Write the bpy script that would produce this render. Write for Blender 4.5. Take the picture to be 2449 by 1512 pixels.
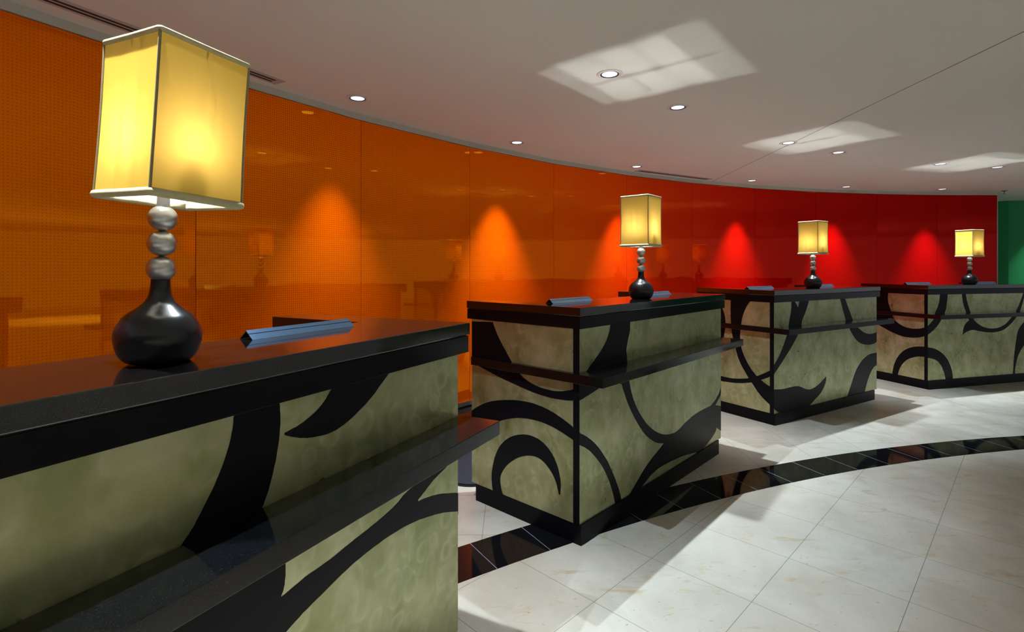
import bpy, bmesh, math, random
from math import sin, cos, pi, radians, atan2, hypot
from mathutils import Vector, Matrix

for o in list(bpy.data.objects):
    bpy.data.objects.remove(o, do_unlink=True)
random.seed(4)
sc = bpy.context.scene
COL = sc.collection

# ------------------------------------------------------------------ camera
cam_d = bpy.data.cameras.new('camera'); cam = bpy.data.objects.new('camera', cam_d); COL.objects.link(cam)
cam_d.sensor_fit = 'HORIZONTAL'; cam_d.sensor_width = 36.0
cam_d.lens = 1251.26 / 2449 * 36.0
cam_d.shift_y = -(756 - 641.1) / 2449
cam_d.clip_start = 0.02; cam_d.clip_end = 100
cam.location = (0, 0, 1.2842); cam.rotation_euler = (pi / 2, 0, 0)
sc.camera = cam

# ------------------------------------------------------------------ colour management, world
sc.view_settings.view_transform = 'Standard'; sc.view_settings.look = 'None'
sc.view_settings.exposure = 0.40; sc.view_settings.gamma = 1.0
sc.view_settings.use_curve_mapping = False
sc.cycles.use_denoising = True
sc.cycles.max_bounces = 9; sc.cycles.diffuse_bounces = 5; sc.cycles.glossy_bounces = 5
sc.cycles.sample_clamp_indirect = 3.0
wd = bpy.data.worlds.new('lobby_ambient'); sc.world = wd; wd.use_nodes = True
wd.node_tree.nodes['Background'].inputs[0].default_value = (0.8, 0.85, 0.9, 1)
wd.node_tree.nodes['Background'].inputs[1].default_value = 0.3

SPOT_W = 124.0        # recessed downlights
BULB_W = 13.0          # each table lamp's bulbs together
CEIL_Z = 2.458
WC = (7.245, -2.516); WR = 10.628          # centre and radius of the curved glass wall
BC = (5.6, -6.597)                          # centre of the black floor band

# ------------------------------------------------------------------ material helpers
def mat(name):
    m = bpy.data.materials.new(name); m.use_nodes = True
    nt = m.node_tree
    return m, nt, nt.nodes['Principled BSDF']
def N(nt, t, **kw):
    n = nt.nodes.new(t)
    for k, v in kw.items(): setattr(n, k, v)
    return n
def setv(nt, sock, v):
    if hasattr(v, 'is_output') or isinstance(v, bpy.types.NodeSocket): nt.links.new(v, sock)
    else: sock.default_value = v
def math_(nt, op, a, b=None, c=None):
    n = N(nt, 'ShaderNodeMath', operation=op)
    setv(nt, n.inputs[0], a)
    if b is not None: setv(nt, n.inputs[1], b)
    if c is not None: setv(nt, n.inputs[2], c)
    return n.outputs[0]
def mixc(nt, fac, a, b, blend='MIX'):
    n = N(nt, 'ShaderNodeMix', data_type='RGBA', blend_type=blend)
    setv(nt, n.inputs[0], fac); setv(nt, n.inputs[6], a); setv(nt, n.inputs[7], b)
    return n.outputs[2]
def ramp(nt, fac, stops):
    n = N(nt, 'ShaderNodeValToRGB'); e = n.color_ramp.elements
    e.remove(e[1])
    for i, (p, c) in enumerate(stops):
        if i == 0: el = e[0]; el.position = p
        else: el = e.new(p)
        el.color = c if len(c) == 4 else (*c, 1)
    nt.links.new(fac, n.inputs[0]); return n.outputs[0]
def coords(nt, kind='Object'):
    return N(nt, 'ShaderNodeTexCoord').outputs[kind]
def xyz(nt, vec):
    n = N(nt, 'ShaderNodeSeparateXYZ'); nt.links.new(vec, n.inputs[0]); return n.outputs
def noise(nt, vec, scale, detail=3, rough=.5, dist=0.0, out=0):
    n = N(nt, 'ShaderNodeTexNoise'); nt.links.new(vec, n.inputs['Vector'])
    n.inputs['Scale'].default_value = scale; n.inputs['Detail'].default_value = detail
    n.inputs['Roughness'].default_value = rough; n.inputs['Distortion'].default_value = dist
    return n.outputs[out]
def stretch(nt, vec, s):
    n = N(nt, 'ShaderNodeMapping'); nt.links.new(vec, n.inputs[0]); n.inputs['Scale'].default_value = s
    return n.outputs[0]
def simple(name, col, rough=.5, metal=0.0, spec=.5, coat=0.0):
    m, nt, b = mat(name)
    b.inputs['Base Color'].default_value = (*col, 1); b.inputs['Roughness'].default_value = rough
    b.inputs['Metallic'].default_value = metal; b.inputs['Specular IOR Level'].default_value = spec
    b.inputs['Coat Weight'].default_value = coat; b.inputs['Coat Roughness'].default_value = .03
    return m
def line_mask(nt, coord, period, offset, width):
    """1 on thin grid lines of the given width (metres), 0 between them"""
    t = math_(nt, 'DIVIDE', math_(nt, 'SUBTRACT', coord, offset), period)
    fr = math_(nt, 'FRACT', math_(nt, 'ADD', t, 0.5))
    d = math_(nt, 'MULTIPLY', math_(nt, 'ABSOLUTE', math_(nt, 'SUBTRACT', fr, 0.5)), period)
    return math_(nt, 'LESS_THAN', d, width / 2)

# polished black granite
def granite(name, base, fleck, rough, amount=.5, ior=1.5):
    m, nt, b = mat(name); v = coords(nt)
    n1 = noise(nt, v, 900, 1); n2 = noise(nt, v, 260, 2)
    f = ramp(nt, n1, [(0.63, (0, 0, 0)), (0.74, (1, 1, 1))])
    g = ramp(nt, n2, [(0.5, (0, 0, 0)), (0.75, (amount,) * 3)])
    c = mixc(nt, f, (*base, 1), (*fleck, 1)); c = mixc(nt, g, c, (*[x * 2.2 for x in base], 1))
    nt.links.new(c, b.inputs['Base Color'])
    r = math_(nt, 'ADD', math_(nt, 'MULTIPLY', n2, .05), rough)
    nt.links.new(r, b.inputs['Roughness']); b.inputs['IOR'].default_value = ior
    return m
M_GRANITE = granite('black_granite', (.0022, .0018, .0018), (.060, .046, .042), .045, .4, 1.85)
M_LEDGE = granite('black_granite_ledge', (.0018, .002, .0025), (.030, .036, .040), .05, .4, 1.42)
M_LACQ = simple('black_lacquer', (.004, .0035, .005), .14, spec=.15)
M_INLAY = simple('black_laminate', (.003, .003, .005), .32, spec=.11)
M_CORE = simple('desk_inside_black', (.01, .01, .01), .6)

# brushed olive metal laminate with swirled marks
def panel_mat():
    m, nt, b = mat('swirl_brushed_olive_metal'); v = coords(nt)
    warp = noise(nt, v, 6.0, 3, out=1)
    vv = N(nt, 'ShaderNodeVectorMath', operation='MULTIPLY_ADD'); nt.links.new(warp, vv.inputs[0])
    vv.inputs[1].default_value = (.055, .055, .055); nt.links.new(v, vv.inputs[2]); w = vv.outputs[0]
    big = noise(nt, w, 5.5, 3, .5, 0.0)
    col = ramp(nt, big, [(0.25, (.19, .215, .075)), (0.5, (.31, .325, .15)), (0.75, (.46, .46, .27))])
    fac = None
    for sc_, lo, seed in ((12, .36, 0.0), (9, .42, 3.7), (15, .40, 8.1)):
        mp = N(nt, 'ShaderNodeMapping'); nt.links.new(w, mp.inputs[0]); mp.inputs['Location'].default_value = (seed, seed * .7, seed * 1.3)
        vo = N(nt, 'ShaderNodeTexVoronoi', feature='F1'); nt.links.new(mp.outputs[0], vo.inputs['Vector'])
        vo.inputs['Scale'].default_value = sc_
        arc = ramp(nt, vo.outputs['Distance'], [(lo - .20, (.0, .0, .0)), (lo + .06, (1, 1, 1)), (lo + .13, (.25, .25, .25)), (lo + .3, (0, 0, 0))])
        msk = ramp(nt, noise(nt, mp.outputs[0], 8, 2), [(.44, (0, 0, 0)), (.66, (1, 1, 1))])
        a = math_(nt, 'MULTIPLY', arc, msk)
        fac = a if fac is None else math_(nt, 'MAXIMUM', fac, a)
    col = mixc(nt, math_(nt, 'MULTIPLY', fac, .48), col, (.60, .61, .40, 1))
    wisp = ramp(nt, noise(nt, stretch(nt, w, (14, 14, 5)), 1.0, 4, .6), [(.42, (0, 0, 0)), (.70, (1, 1, 1))])
    col = mixc(nt, math_(nt, 'MULTIPLY', wisp, .35), col, (.55, .54, .36, 1))
    nt.links.new(col, b.inputs['Base Color'])
    b.inputs['Metallic'].default_value = .68
    r = math_(nt, 'ADD', math_(nt, 'MULTIPLY', big, .16), .22)
    nt.links.new(r, b.inputs['Roughness'])
    return m
M_PANEL = panel_mat()

# honed beige stone floor: diagonal tiles inside the black band, square-set tiles by the desks
def floor_mat():
    m, nt, b = mat('beige_stone_tiles'); v = coords(nt); x, y, z = xyz(nt, v)[:3]
    dx = math_(nt, 'SUBTRACT', x, BC[0]); dy = math_(nt, 'SUBTRACT', y, BC[1])
    r = math_(nt, 'SQRT', math_(nt, 'ADD', math_(nt, 'MULTIPLY', dx, dx), math_(nt, 'MULTIPLY', dy, dy)))
    inner = math_(nt, 'LESS_THAN', r, 10.6)
    s = math_(nt, 'MULTIPLY', math_(nt, 'ADD', x, y), .70711); d = math_(nt, 'MULTIPLY', math_(nt, 'SUBTRACT', x, y), .70711)
    diag = math_(nt, 'MAXIMUM', line_mask(nt, s, .4285, 1.645, .0025), line_mask(nt, d, .4285, -1.202 + .4285 * 2 - .85 + .424 , .0025))
    sq = math_(nt, 'MAXIMUM', line_mask(nt, x, .4355, 2.035, .0025), line_mask(nt, y, .441, 3.839, .0025))
    joint = math_(nt, 'ADD', math_(nt, 'MULTIPLY', diag, inner), math_(nt, 'MULTIPLY', sq, math_(nt, 'SUBTRACT', 1.0, inner)))
    # tone per tile
    def cell(c, p, o): return math_(nt, 'FLOOR', math_(nt, 'DIVIDE', math_(nt, 'SUBTRACT', c, o), p))
    cb = N(nt, 'ShaderNodeCombineXYZ')
    nt.links.new(cell(s, .4285, 1.645), cb.inputs[0]); nt.links.new(cell(d, .4285, -.771), cb.inputs[1])
    wn = N(nt, 'ShaderNodeTexWhiteNoise'); nt.links.new(cb.outputs[0], wn.inputs[0])
    cloud = noise(nt, v, 2.6, 5, .6, .6)
    c = ramp(nt, cloud, [(0.25, (.43, .405, .355)), (0.55, (.55, .535, .49)), (0.8, (.62, .615, .58))])
    c = mixc(nt, math_(nt, 'MULTIPLY', wn.outputs[0], .22), c, (.52, .47, .40, 1))
    mot = ramp(nt, noise(nt, v, 1.7, 4, .55), [(.40, (0, 0, 0)), (.66, (1, 1, 1))])
    c = mixc(nt, math_(nt, 'MULTIPLY', mot, .45), c, (.40, .355, .29, 1))
    # veins and small rust-brown fossils
    vs = stretch(nt, v, (1, 2.3, 1))
    rust = ramp(nt, noise(nt, vs, 5.5, 6, .62, .8), [(.585, (0, 0, 0)), (.70, (1, 1, 1))])
    c = mixc(nt, math_(nt, 'MULTIPLY', rust, .55), c, (.42, .30, .15, 1))
    spk = ramp(nt, noise(nt, vs, 38, 3, .55), [(.665, (0, 0, 0)), (.71, (1, 1, 1))])
    c = mixc(nt, math_(nt, 'MULTIPLY', spk, .6), c, (.25, .20, .15, 1))
    c = mixc(nt, math_(nt, 'MULTIPLY', joint, .75), c, (.14, .14, .13, 1))
    nt.links.new(c, b.inputs['Base Color'])
    nt.links.new(math_(nt, 'ADD', math_(nt, 'MULTIPLY', cloud, .15), .16), b.inputs['Roughness'])
    b.inputs['Specular IOR Level'].default_value = .45
    return m
M_FLOOR = floor_mat()

# black granite floor tiles laid along an arc, pale joints
def band_mat(name, centre, step, phase, width, ringjoints=None):
    m, nt, b = mat(name); v = coords(nt); x, y, z = xyz(nt, v)[:3]
    dx = math_(nt, 'SUBTRACT', x, centre[0]); dy = math_(nt, 'SUBTRACT', y, centre[1])
    a = math_(nt, 'MULTIPLY', math_(nt, 'ARCTAN2', dy, dx), 180 / pi)
    j = line_mask(nt, a, step, phase, width)
    n1 = noise(nt, v, 500, 1); f = ramp(nt, n1, [(0.62, (0, 0, 0)), (0.74, (1, 1, 1))])
    c = mixc(nt, f, (.004, .0045, .006, 1), (.02, .022, .028, 1))
    c = mixc(nt, j, c, (.26, .27, .33, 1))
    nt.links.new(c, b.inputs['Base Color']); b.inputs['Roughness'].default_value = .05
    b.inputs['Specular IOR Level'].default_value = .6
    return m
M_BAND = band_mat('black_granite_band', BC, 1.53, 107.38, .018)
M_BORDER = band_mat('black_granite_border', WC, 2.4, 135.6, .016)

# back-painted glass of the curved wall: UV = metres along the wall, metres up
def glass_mat():
    m, nt, b = mat('coloured_wall_glass'); v = coords(nt, 'UV'); x, y, z = xyz(nt, v)[:3]
    ox = N(nt, 'ShaderNodeCombineXYZ'); nt.links.new(x, ox.inputs[0]); nt.links.new(y, ox.inputs[1])
    t = math_(nt, 'DIVIDE', x, 16.0)
    col = ramp(nt, t, [(0.10, (.95, .165, .0005)), (0.42, (1.0, .150, .0005)), (0.52, (1.0, .090, .001)), (0.60, (.95, .036, .0015)),
                       (0.68, (.72, .006, .0015)), (0.76, (.52, .001, .001)), (1.0, (.46, .0005, .0015))])
    # 15 mm grid of small darker dots
    def cf(c):
        return math_(nt, 'SUBTRACT', math_(nt, 'FRACT', math_(nt, 'DIVIDE', c, .0150)), .5)
    fx = cf(x); fy = cf(y)
    d2 = math_(nt, 'ADD', math_(nt, 'MULTIPLY', fx, fx), math_(nt, 'MULTIPLY', fy, fy))
    dot = math_(nt, 'LESS_THAN', d2, .052)
    fade = ramp(nt, t, [(0.22, (.35,) * 3), (0.34, (1,) * 3), (0.60, (1,) * 3), (0.70, (.0,) * 3)])
    dark = mixc(nt, 1.0, col, (.50, .25, .3, 1), 'MULTIPLY')
    col2 = mixc(nt, math_(nt, 'MULTIPLY', math_(nt, 'MULTIPLY', dot, fade), .8), col, dark)
    nt.links.new(col2, b.inputs['Base Color'])
    b.inputs['Roughness'].default_value = .55; b.inputs['Specular IOR Level'].default_value = .0
    b.inputs['Coat Weight'].default_value = .13; b.inputs['Coat Roughness'].default_value = .012; b.inputs['Coat IOR'].default_value = 1.5
    # second reflection from the painted back of the glass takes on the glass colour
    tint = ramp(nt, t, [(0.10, (1.0, .36, .006)), (0.52, (1.0, .32, .01)), (0.64, (.78, .12, .02)), (0.74, (.70, .05, .02)), (1.0, (.66, .035, .03))])
    gl = N(nt, 'ShaderNodeBsdfGlossy'); nt.links.new(tint, gl.inputs['Color']); gl.inputs['Roughness'].default_value = .004
    mx = N(nt, 'ShaderNodeMixShader'); mx.inputs[0].default_value = .20
    nt.links.new(b.outputs[0], mx.inputs[1]); nt.links.new(gl.outputs[0], mx.inputs[2])
    nt.links.new(mx.outputs[0], nt.nodes['Material Output'].inputs[0])
    return m
M_GLASS = glass_mat()

def paint(name, col, var=.05, rough=.7, scale=3):
    m, nt, b = mat(name); v = coords(nt)
    c = mixc(nt, noise(nt, v, scale, 4), (*[x * (1 - var) for x in col], 1), (*[min(1, x * (1 + var)) for x in col], 1))
    nt.links.new(c, b.inputs['Base Color']); b.inputs['Roughness'].default_value = rough
    return m
M_CEIL = paint('ceiling_paint', (.80, .845, .80), .03, .8, .8)
M_TRIM = paint('wall_head_trim', (.52, .49, .43), .03, .5, 2)
M_BACK = paint('dark_backing', (.02, .012, .01), .1, .7)
M_JAMB = paint('pale_jamb', (.55, .5, .5), .03, .6)
M_GREEN = paint('green_wall_paint', (.01, .30, .10), .05, .6)
M_PLASTER = paint('lobby_wall_paint', (.30, .27, .24), .05, .7)
M_STEEL = simple('brushed_steel_base', (.62, .63, .65), .25, 1.0)
M_SEAM = simple('seam_dark', (.10, .095, .085), .7)
M_WHITE = simple('white_trim', (.72, .73, .76), .35)
M_DARKRING = simple('dark_reflector_ring', (.05, .06, .09), .3, .6)
M_SLOT = simple('vent_slot_dark', (.015, .012, .012), .7)

def emis(name, col, strength):
    m, nt, b = mat(name)
    b.inputs['Base Color'].default_value = (*col, 1); b.inputs['Emission Color'].default_value = (*col, 1)
    b.inputs['Emission Strength'].default_value = strength; return m
M_LENS = emis('lit_downlight_lens', (.78, .87, 1.0), 1.3)
M_LAMPBASE = simple('black_satin_ceramic', (.003, .003, .005), .27, spec=.42)
def nickel():
    m, nt, b = mat('brushed_nickel'); v = stretch(nt, coords(nt), (6, 6, 260))
    n = noise(nt, v, 3, 2); b.inputs['Base Color'].default_value = (.50, .49, .48, 1); b.inputs['Metallic'].default_value = 1
    nt.links.new(math_(nt, 'ADD', math_(nt, 'MULTIPLY', n, .14), .27), b.inputs['Roughness']); return m
M_NICKEL = nickel()
M_TUBE = simple('white_lamp_neck', (.85, .85, .85), .4)
M_PIPING = paint('cream_shade_piping', (.44, .39, .22), .15, .85, 120)
M_CORNER = paint('olive_shade_piping', (.22, .18, .09), .2, .8, 120)
def silk():
    m, nt, b = mat('golden_silk'); nt.nodes.remove(b); out = nt.nodes['Material Output']
    v = coords(nt); g = noise(nt, stretch(nt, v, (230, 230, 5)), 1, 3, .6)
    slub = ramp(nt, noise(nt, stretch(nt, v, (260, 260, 45)), 1, 2), [(.70, (0, 0, 0)), (.78, (1, 1, 1))])
    back = N(nt, 'ShaderNodeNewGeometry').outputs['Backfacing']
    tc = mixc(nt, g, (.025, .0133, .0012, 1), (.040, .0262, .0066, 1)); tc = mixc(nt, math_(nt, 'MULTIPLY', slub, .5), tc, (.03, .016, .002, 1))
    dc = mixc(nt, back, (.50, .33, .05, 1), (.88, .86, .78, 1))
    tr = N(nt, 'ShaderNodeBsdfTranslucent'); nt.links.new(tc, tr.inputs[0])
    df = N(nt, 'ShaderNodeBsdfDiffuse'); nt.links.new(dc, df.inputs[0])
    ad = N(nt, 'ShaderNodeAddShader'); nt.links.new(tr.outputs[0], ad.inputs[0]); nt.links.new(df.outputs[0], ad.inputs[1])
    nt.links.new(ad.outputs[0], out.inputs[0]); return m
M_SILK = silk()
BULB_R = .0065
M_BULB = emis('lit_bulb', (1.0, .98, .93), BULB_W / 2 / (4 * pi * BULB_R ** 2) / pi)
M_STRIP = simple('blue_polished_metal', (.22, .42, .78), .16, 1.0)
M_STRIPIN = simple('strip_inside_dark', (.02, .02, .03), .5)
M_MAT = paint('navy_fleck_mat', (.008, .012, .026), .6, .85, 260)
M_RUBBER = simple('mat_edge_black', (.004, .004, .005), .6)

# ------------------------------------------------------------------ mesh helpers
def link(name, bm, m, parent=None, smooth=False, loc=None):
    me = bpy.data.meshes.new(name); bm.normal_update(); bm.to_mesh(me); bm.free()
    for mm in (m if isinstance(m, (list, tuple)) else [m]): me.materials.append(mm)
    if smooth:
        for p in me.polygons: p.use_smooth = True
    o = bpy.data.objects.new(name, me); COL.objects.link(o)
    if parent: o.parent = parent
    if loc: o.location = loc
    return o
def tag(o, label, cat, group=None):
    o['label'] = label; o['category'] = cat
    if group: o['group'] = group
    return o
def empty(name, loc, rz=0.0):
    o = bpy.data.objects.new(name, None); o.empty_display_size = .1; COL.objects.link(o)
    o.location = loc; o.rotation_euler = (0, 0, rz); return o
def struct(o):
    o['kind'] = 'structure'; return o
def copy_tree(o, parent=None):
    c = o.copy(); COL.objects.link(c)
    if parent: c.parent = parent
    for ch in list(o.children): copy_tree(ch, c)
    return c
def box(bm, x0, x1, y0, y1, z0, z1, mi=0, bevel=0.0):
    vs = [bm.verts.new(p) for p in [(x0, y0, z0), (x1, y0, z0), (x1, y1, z0), (x0, y1, z0), (x0, y0, z1), (x1, y0, z1), (x1, y1, z1), (x0, y1, z1)]]
    fs = [bm.faces.new([vs[i] for i in q]) for q in [(3, 2, 1, 0), (4, 5, 6, 7), (0, 1, 5, 4), (1, 2, 6, 5), (2, 3, 7, 6), (3, 0, 4, 7)]]
    for f in fs: f.material_index = mi
    if bevel:
        es = list({e for f in fs for e in f.edges})
        bmesh.ops.bevel(bm, geom=es, offset=bevel, segments=2, affect='EDGES', profile=.6)
    return fs
def prism(bm, poly, z0, z1, bevel=0.0, mi=0):
    """upright prism over a simple CCW polygon given in x, y"""
    lo = [bm.verts.new((x, y, z0)) for x, y in poly]; hi = [bm.verts.new((x, y, z1)) for x, y in poly]
    fs = [bm.faces.new(hi), bm.faces.new(lo[::-1])]
    n = len(poly)
    for i in range(n): fs.append(bm.faces.new([lo[i], lo[(i + 1) % n], hi[(i + 1) % n], hi[i]]))
    for f in fs: f.material_index = mi
    if bevel:
        bmesh.ops.bevel(bm, geom=[e for e in fs[0].edges] + [e for e in fs[1].edges], offset=bevel, segments=2, affect='EDGES', profile=.6)
    return fs
def lathe(prof, seg=48, hoop=False):
    bm = bmesh.new(); rings = []
    for r, z in prof:
        rings.append([bm.verts.new((r * cos(2 * pi * i / seg), r * sin(2 * pi * i / seg), z)) for i in range(seg)])
    for a, b_ in zip(rings, rings[1:]):
        for i in range(seg):
            j = (i + 1) % seg
            bm.faces.new([a[i], a[j], b_[j], b_[i]])
    if hoop:
        for i in range(seg): bm.faces.new([rings[-1][i], rings[-1][(i + 1) % seg], rings[0][(i + 1) % seg], rings[0][i]])
        bmesh.ops.recalc_face_normals(bm, faces=bm.faces); return bm
    bmesh.ops.remove_doubles(bm, verts=bm.verts, dist=1e-6)
    return bm
def smooth_prof(pts, n=5):
    out = []; P = [pts[0]] + pts + [pts[-1]]
    for i in range(1, len(P) - 2):
        a, b_, c, d = P[i - 1:i + 3]
        for j in range(n):
            t = j / n
            out.append(tuple(.5 * (2 * b_[k] + (c[k] - a[k]) * t + (2 * a[k] - 5 * b_[k] + 4 * c[k] - d[k]) * t * t + (3 * b_[k] - a[k] - 3 * c[k] + d[k]) * t ** 3) for k in (0, 1)))
    out.append(pts[-1]); return out
def wp(r, deg, c=WC): return (c[0] + r * cos(radians(deg)), c[1] + r * sin(radians(deg)))

# ------------------------------------------------------------------ room shell
bm = bmesh.new(); box(bm, -7, 17, -8, 13, -.1, 0); struct(link('floor', bm, M_FLOOR))
bm = bmesh.new(); box(bm, -7, 17, -8, 13, CEIL_Z, CEIL_Z + .1); struct(link('ceiling', bm, M_CEIL))

SEAMS = [173.7, 167.45, 161.2, 154.95, 148.6, 142.2, 135.95, 129.74, 123.41, 117.18, 110.95, 104.97, 99.11, 93.6, 88.53]
wall = struct(empty('wall_back', (*wp(WR, 135), 0)))
wall.rotation_euler = (0, 0, 0); WL = wall.location.copy()
def arc_body(r0, r1, z0, z1, degs):
    bm = bmesh.new()
    for a, b_ in zip(degs, degs[1:]):
        q = [wp(r0, a), wp(r0, b_), wp(r1, b_), wp(r1, a)]
        q = [(x - WL.x, y - WL.y) for x, y in q][::-1]
        ar = sum(q[i][0] * q[(i + 1) % 4][1] - q[(i + 1) % 4][0] * q[i][1] for i in range(4))
        if ar < 0: q = q[::-1]
        prism(bm, q, z0, z1)
    return bm
link('wall_backing', arc_body(WR + .02, WR + .10, 0, CEIL_Z, SEAMS), M_BACK, wall)
ZT = 2.408
s_run = 0.0
for a, b_ in zip(SEAMS, SEAMS[1:]):
    p = Vector(wp(WR, a)); q = Vector(wp(WR, b_)); L = (q - p).length; u = (q - p) / L; nrm = Vector((u.y, -u.x))
    if nrm.dot(Vector(WC) - p) < 0: nrm = -nrm
    g = .002
    p2 = p + u * g; q2 = q - u * g
    bm = bmesh.new(); uvl = bm.loops.layers.uv.new('UVMap')
    pts = [p2, q2, q2 - nrm * .012, p2 - nrm * .012]
    lo = [bm.verts.new((x.x - WL.x, x.y - WL.y, .052)) for x in pts]; hi = [bm.verts.new((x.x - WL.x, x.y - WL.y, ZT)) for x in pts]
    for i in range(4):
        j = (i + 1) % 4; f = bm.faces.new([lo[i], lo[j], hi[j], hi[i]])
    bm.faces.new(hi); bm.faces.new(lo[::-1])
    bmesh.ops.recalc_face_normals(bm, faces=bm.faces)
    for f in bm.faces:
        for l in f.loops:
            w = Vector((l.vert.co.x + WL.x, l.vert.co.y + WL.y)); l[uvl].uv = (s_run + (w - p).dot(u), l.vert.co.z)
    link('glass_panel', bm, M_GLASS, wall)
    s_run += L
bm = arc_body(WR - .012, WR + .02, .012, .052, SEAMS); link('steel_channel', bm, M_STEEL, wall)
bm = bmesh.new()
bm.free()
# pale end of the curved wall
e0 = wp(WR - .004, 88.53); e1 = wp(WR + .22, 88.53); e2 = wp(WR + .22, 88.48); e3 = wp(WR - .004, 88.48)
bm = bmesh.new(); q = [(x - WL.x, y - WL.y) for x, y in (e0, e1, e2, e3)]
if sum(q[i][0] * q[(i + 1) % 4][1] - q[(i + 1) % 4][0] * q[i][1] for i in range(4)) < 0: q = q[::-1]
prism(bm, q, 0, CEIL_Z); link('end_jamb', bm, M_JAMB, wall)
# head trim, segmented at every panel seam
t1 = struct(empty('trim_1', (*wp(WR, 135), CEIL_Z - .03)))
for a, b_ in zip(SEAMS, SEAMS[1:]):
    p = Vector(wp(WR - .006, a)); q = Vector(wp(WR - .006, b_)); u = (q - p).normalized(); nn = Vector((-u.y, u.x))
    if nn.dot(Vector(WC) - p) > 0: nn = -nn
    pts = [p + u * .0008, q - u * .0008, q - u * .0008 + nn * .03, p + u * .0008 + nn * .03]
    qq = [(x.x - t1.location.x, x.y - t1.location.y) for x in pts]
    if sum(qq[i][0] * qq[(i + 1) % 4][1] - qq[(i + 1) % 4][0] * qq[i][1] for i in range(4)) < 0: qq = qq[::-1]
    bm = bmesh.new(); prism(bm, qq, ZT + .004 - t1.location.z, CEIL_Z - .0005 - t1.location.z)
    link('head_trim', bm, M_TRIM, t1)
# straight joint across the ceiling
def strip_poly(p, q, w):
    p = Vector(p); q = Vector(q); u = (q - p).normalized(); n = Vector((-u.y, u.x)) * w / 2
    return [tuple(p - n), tuple(q - n), tuple(q + n), tuple(p + n)]
bm = bmesh.new(); prism(bm, strip_poly((2.38, -1.5), (2.716, 7.12), .0045), CEIL_Z - .0012, CEIL_Z - .0002); struct(link('trim_2', bm, M_SEAM))
# black granite band in the floor, and granite border along the wall
def ring(r0, r1, a0, a1, z0, z1, c, n=90):
    bm = bmesh.new(); prev = None
    for i in range(n + 1):
        a = a0 + (a1 - a0) * i / n
        cur = [bm.verts.new((*wp(r, a, c), z)) for r, z in ((r0, z0), (r1, z0), (r1, z1), (r0, z1))]
        if prev:
            for k in range(4): bm.faces.new([prev[k], prev[(k + 1) % 4], cur[(k + 1) % 4], cur[k]])
        else: bm.faces.new(cur[::-1])
        prev = cur
    bm.faces.new(prev); bmesh.ops.recalc_face_normals(bm, faces=bm.faces); return bm
struct(link('trim_3', ring(10.488, 10.733, 70, 165, .0002, .0012, BC, 160), M_BAND))
struct(link('trim_4', ring(10.18, WR + .02, 88.53, 173, .0002, .0012, WC, 120), M_BORDER))
# green wall beyond the end of the glass
bm = bmesh.new()
def slab(bm, p, q, th, z0, z1):
    p = Vector(p); q = Vector(q); u = (q - p).normalized(); n = Vector((-u.y, u.x)) * th
    prism(bm, [tuple(p), tuple(q), tuple(q + n), tuple(p + n)], z0, z1)
slab(bm, (7.55, 10.2), (8.655, 9.12), .1, 0, CEIL_Z); slab(bm, (8.655, 9.12), (16.9, 8.45), .1, 0, CEIL_Z)
struct(link('wall_right', bm, M_GREEN))

# plain lobby walls outside the picture
bm = bmesh.new(); slab(bm, (-6.9, 12.9), (-6.9, -7.9), .1, 0, CEIL_Z); struct(link('wall_left', bm, M_PLASTER))
bm = bmesh.new(); slab(bm, (-6.9, -7.8), (16.9, -7.8), .1, 0, CEIL_Z)
for x0 in (-2.5, 2.0, 6.5, 11.0): box(bm, x0, x0 + .9, -5.2, -4.3, 0, CEIL_Z)
struct(link('wall_front', bm, M_PLASTER))
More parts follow.
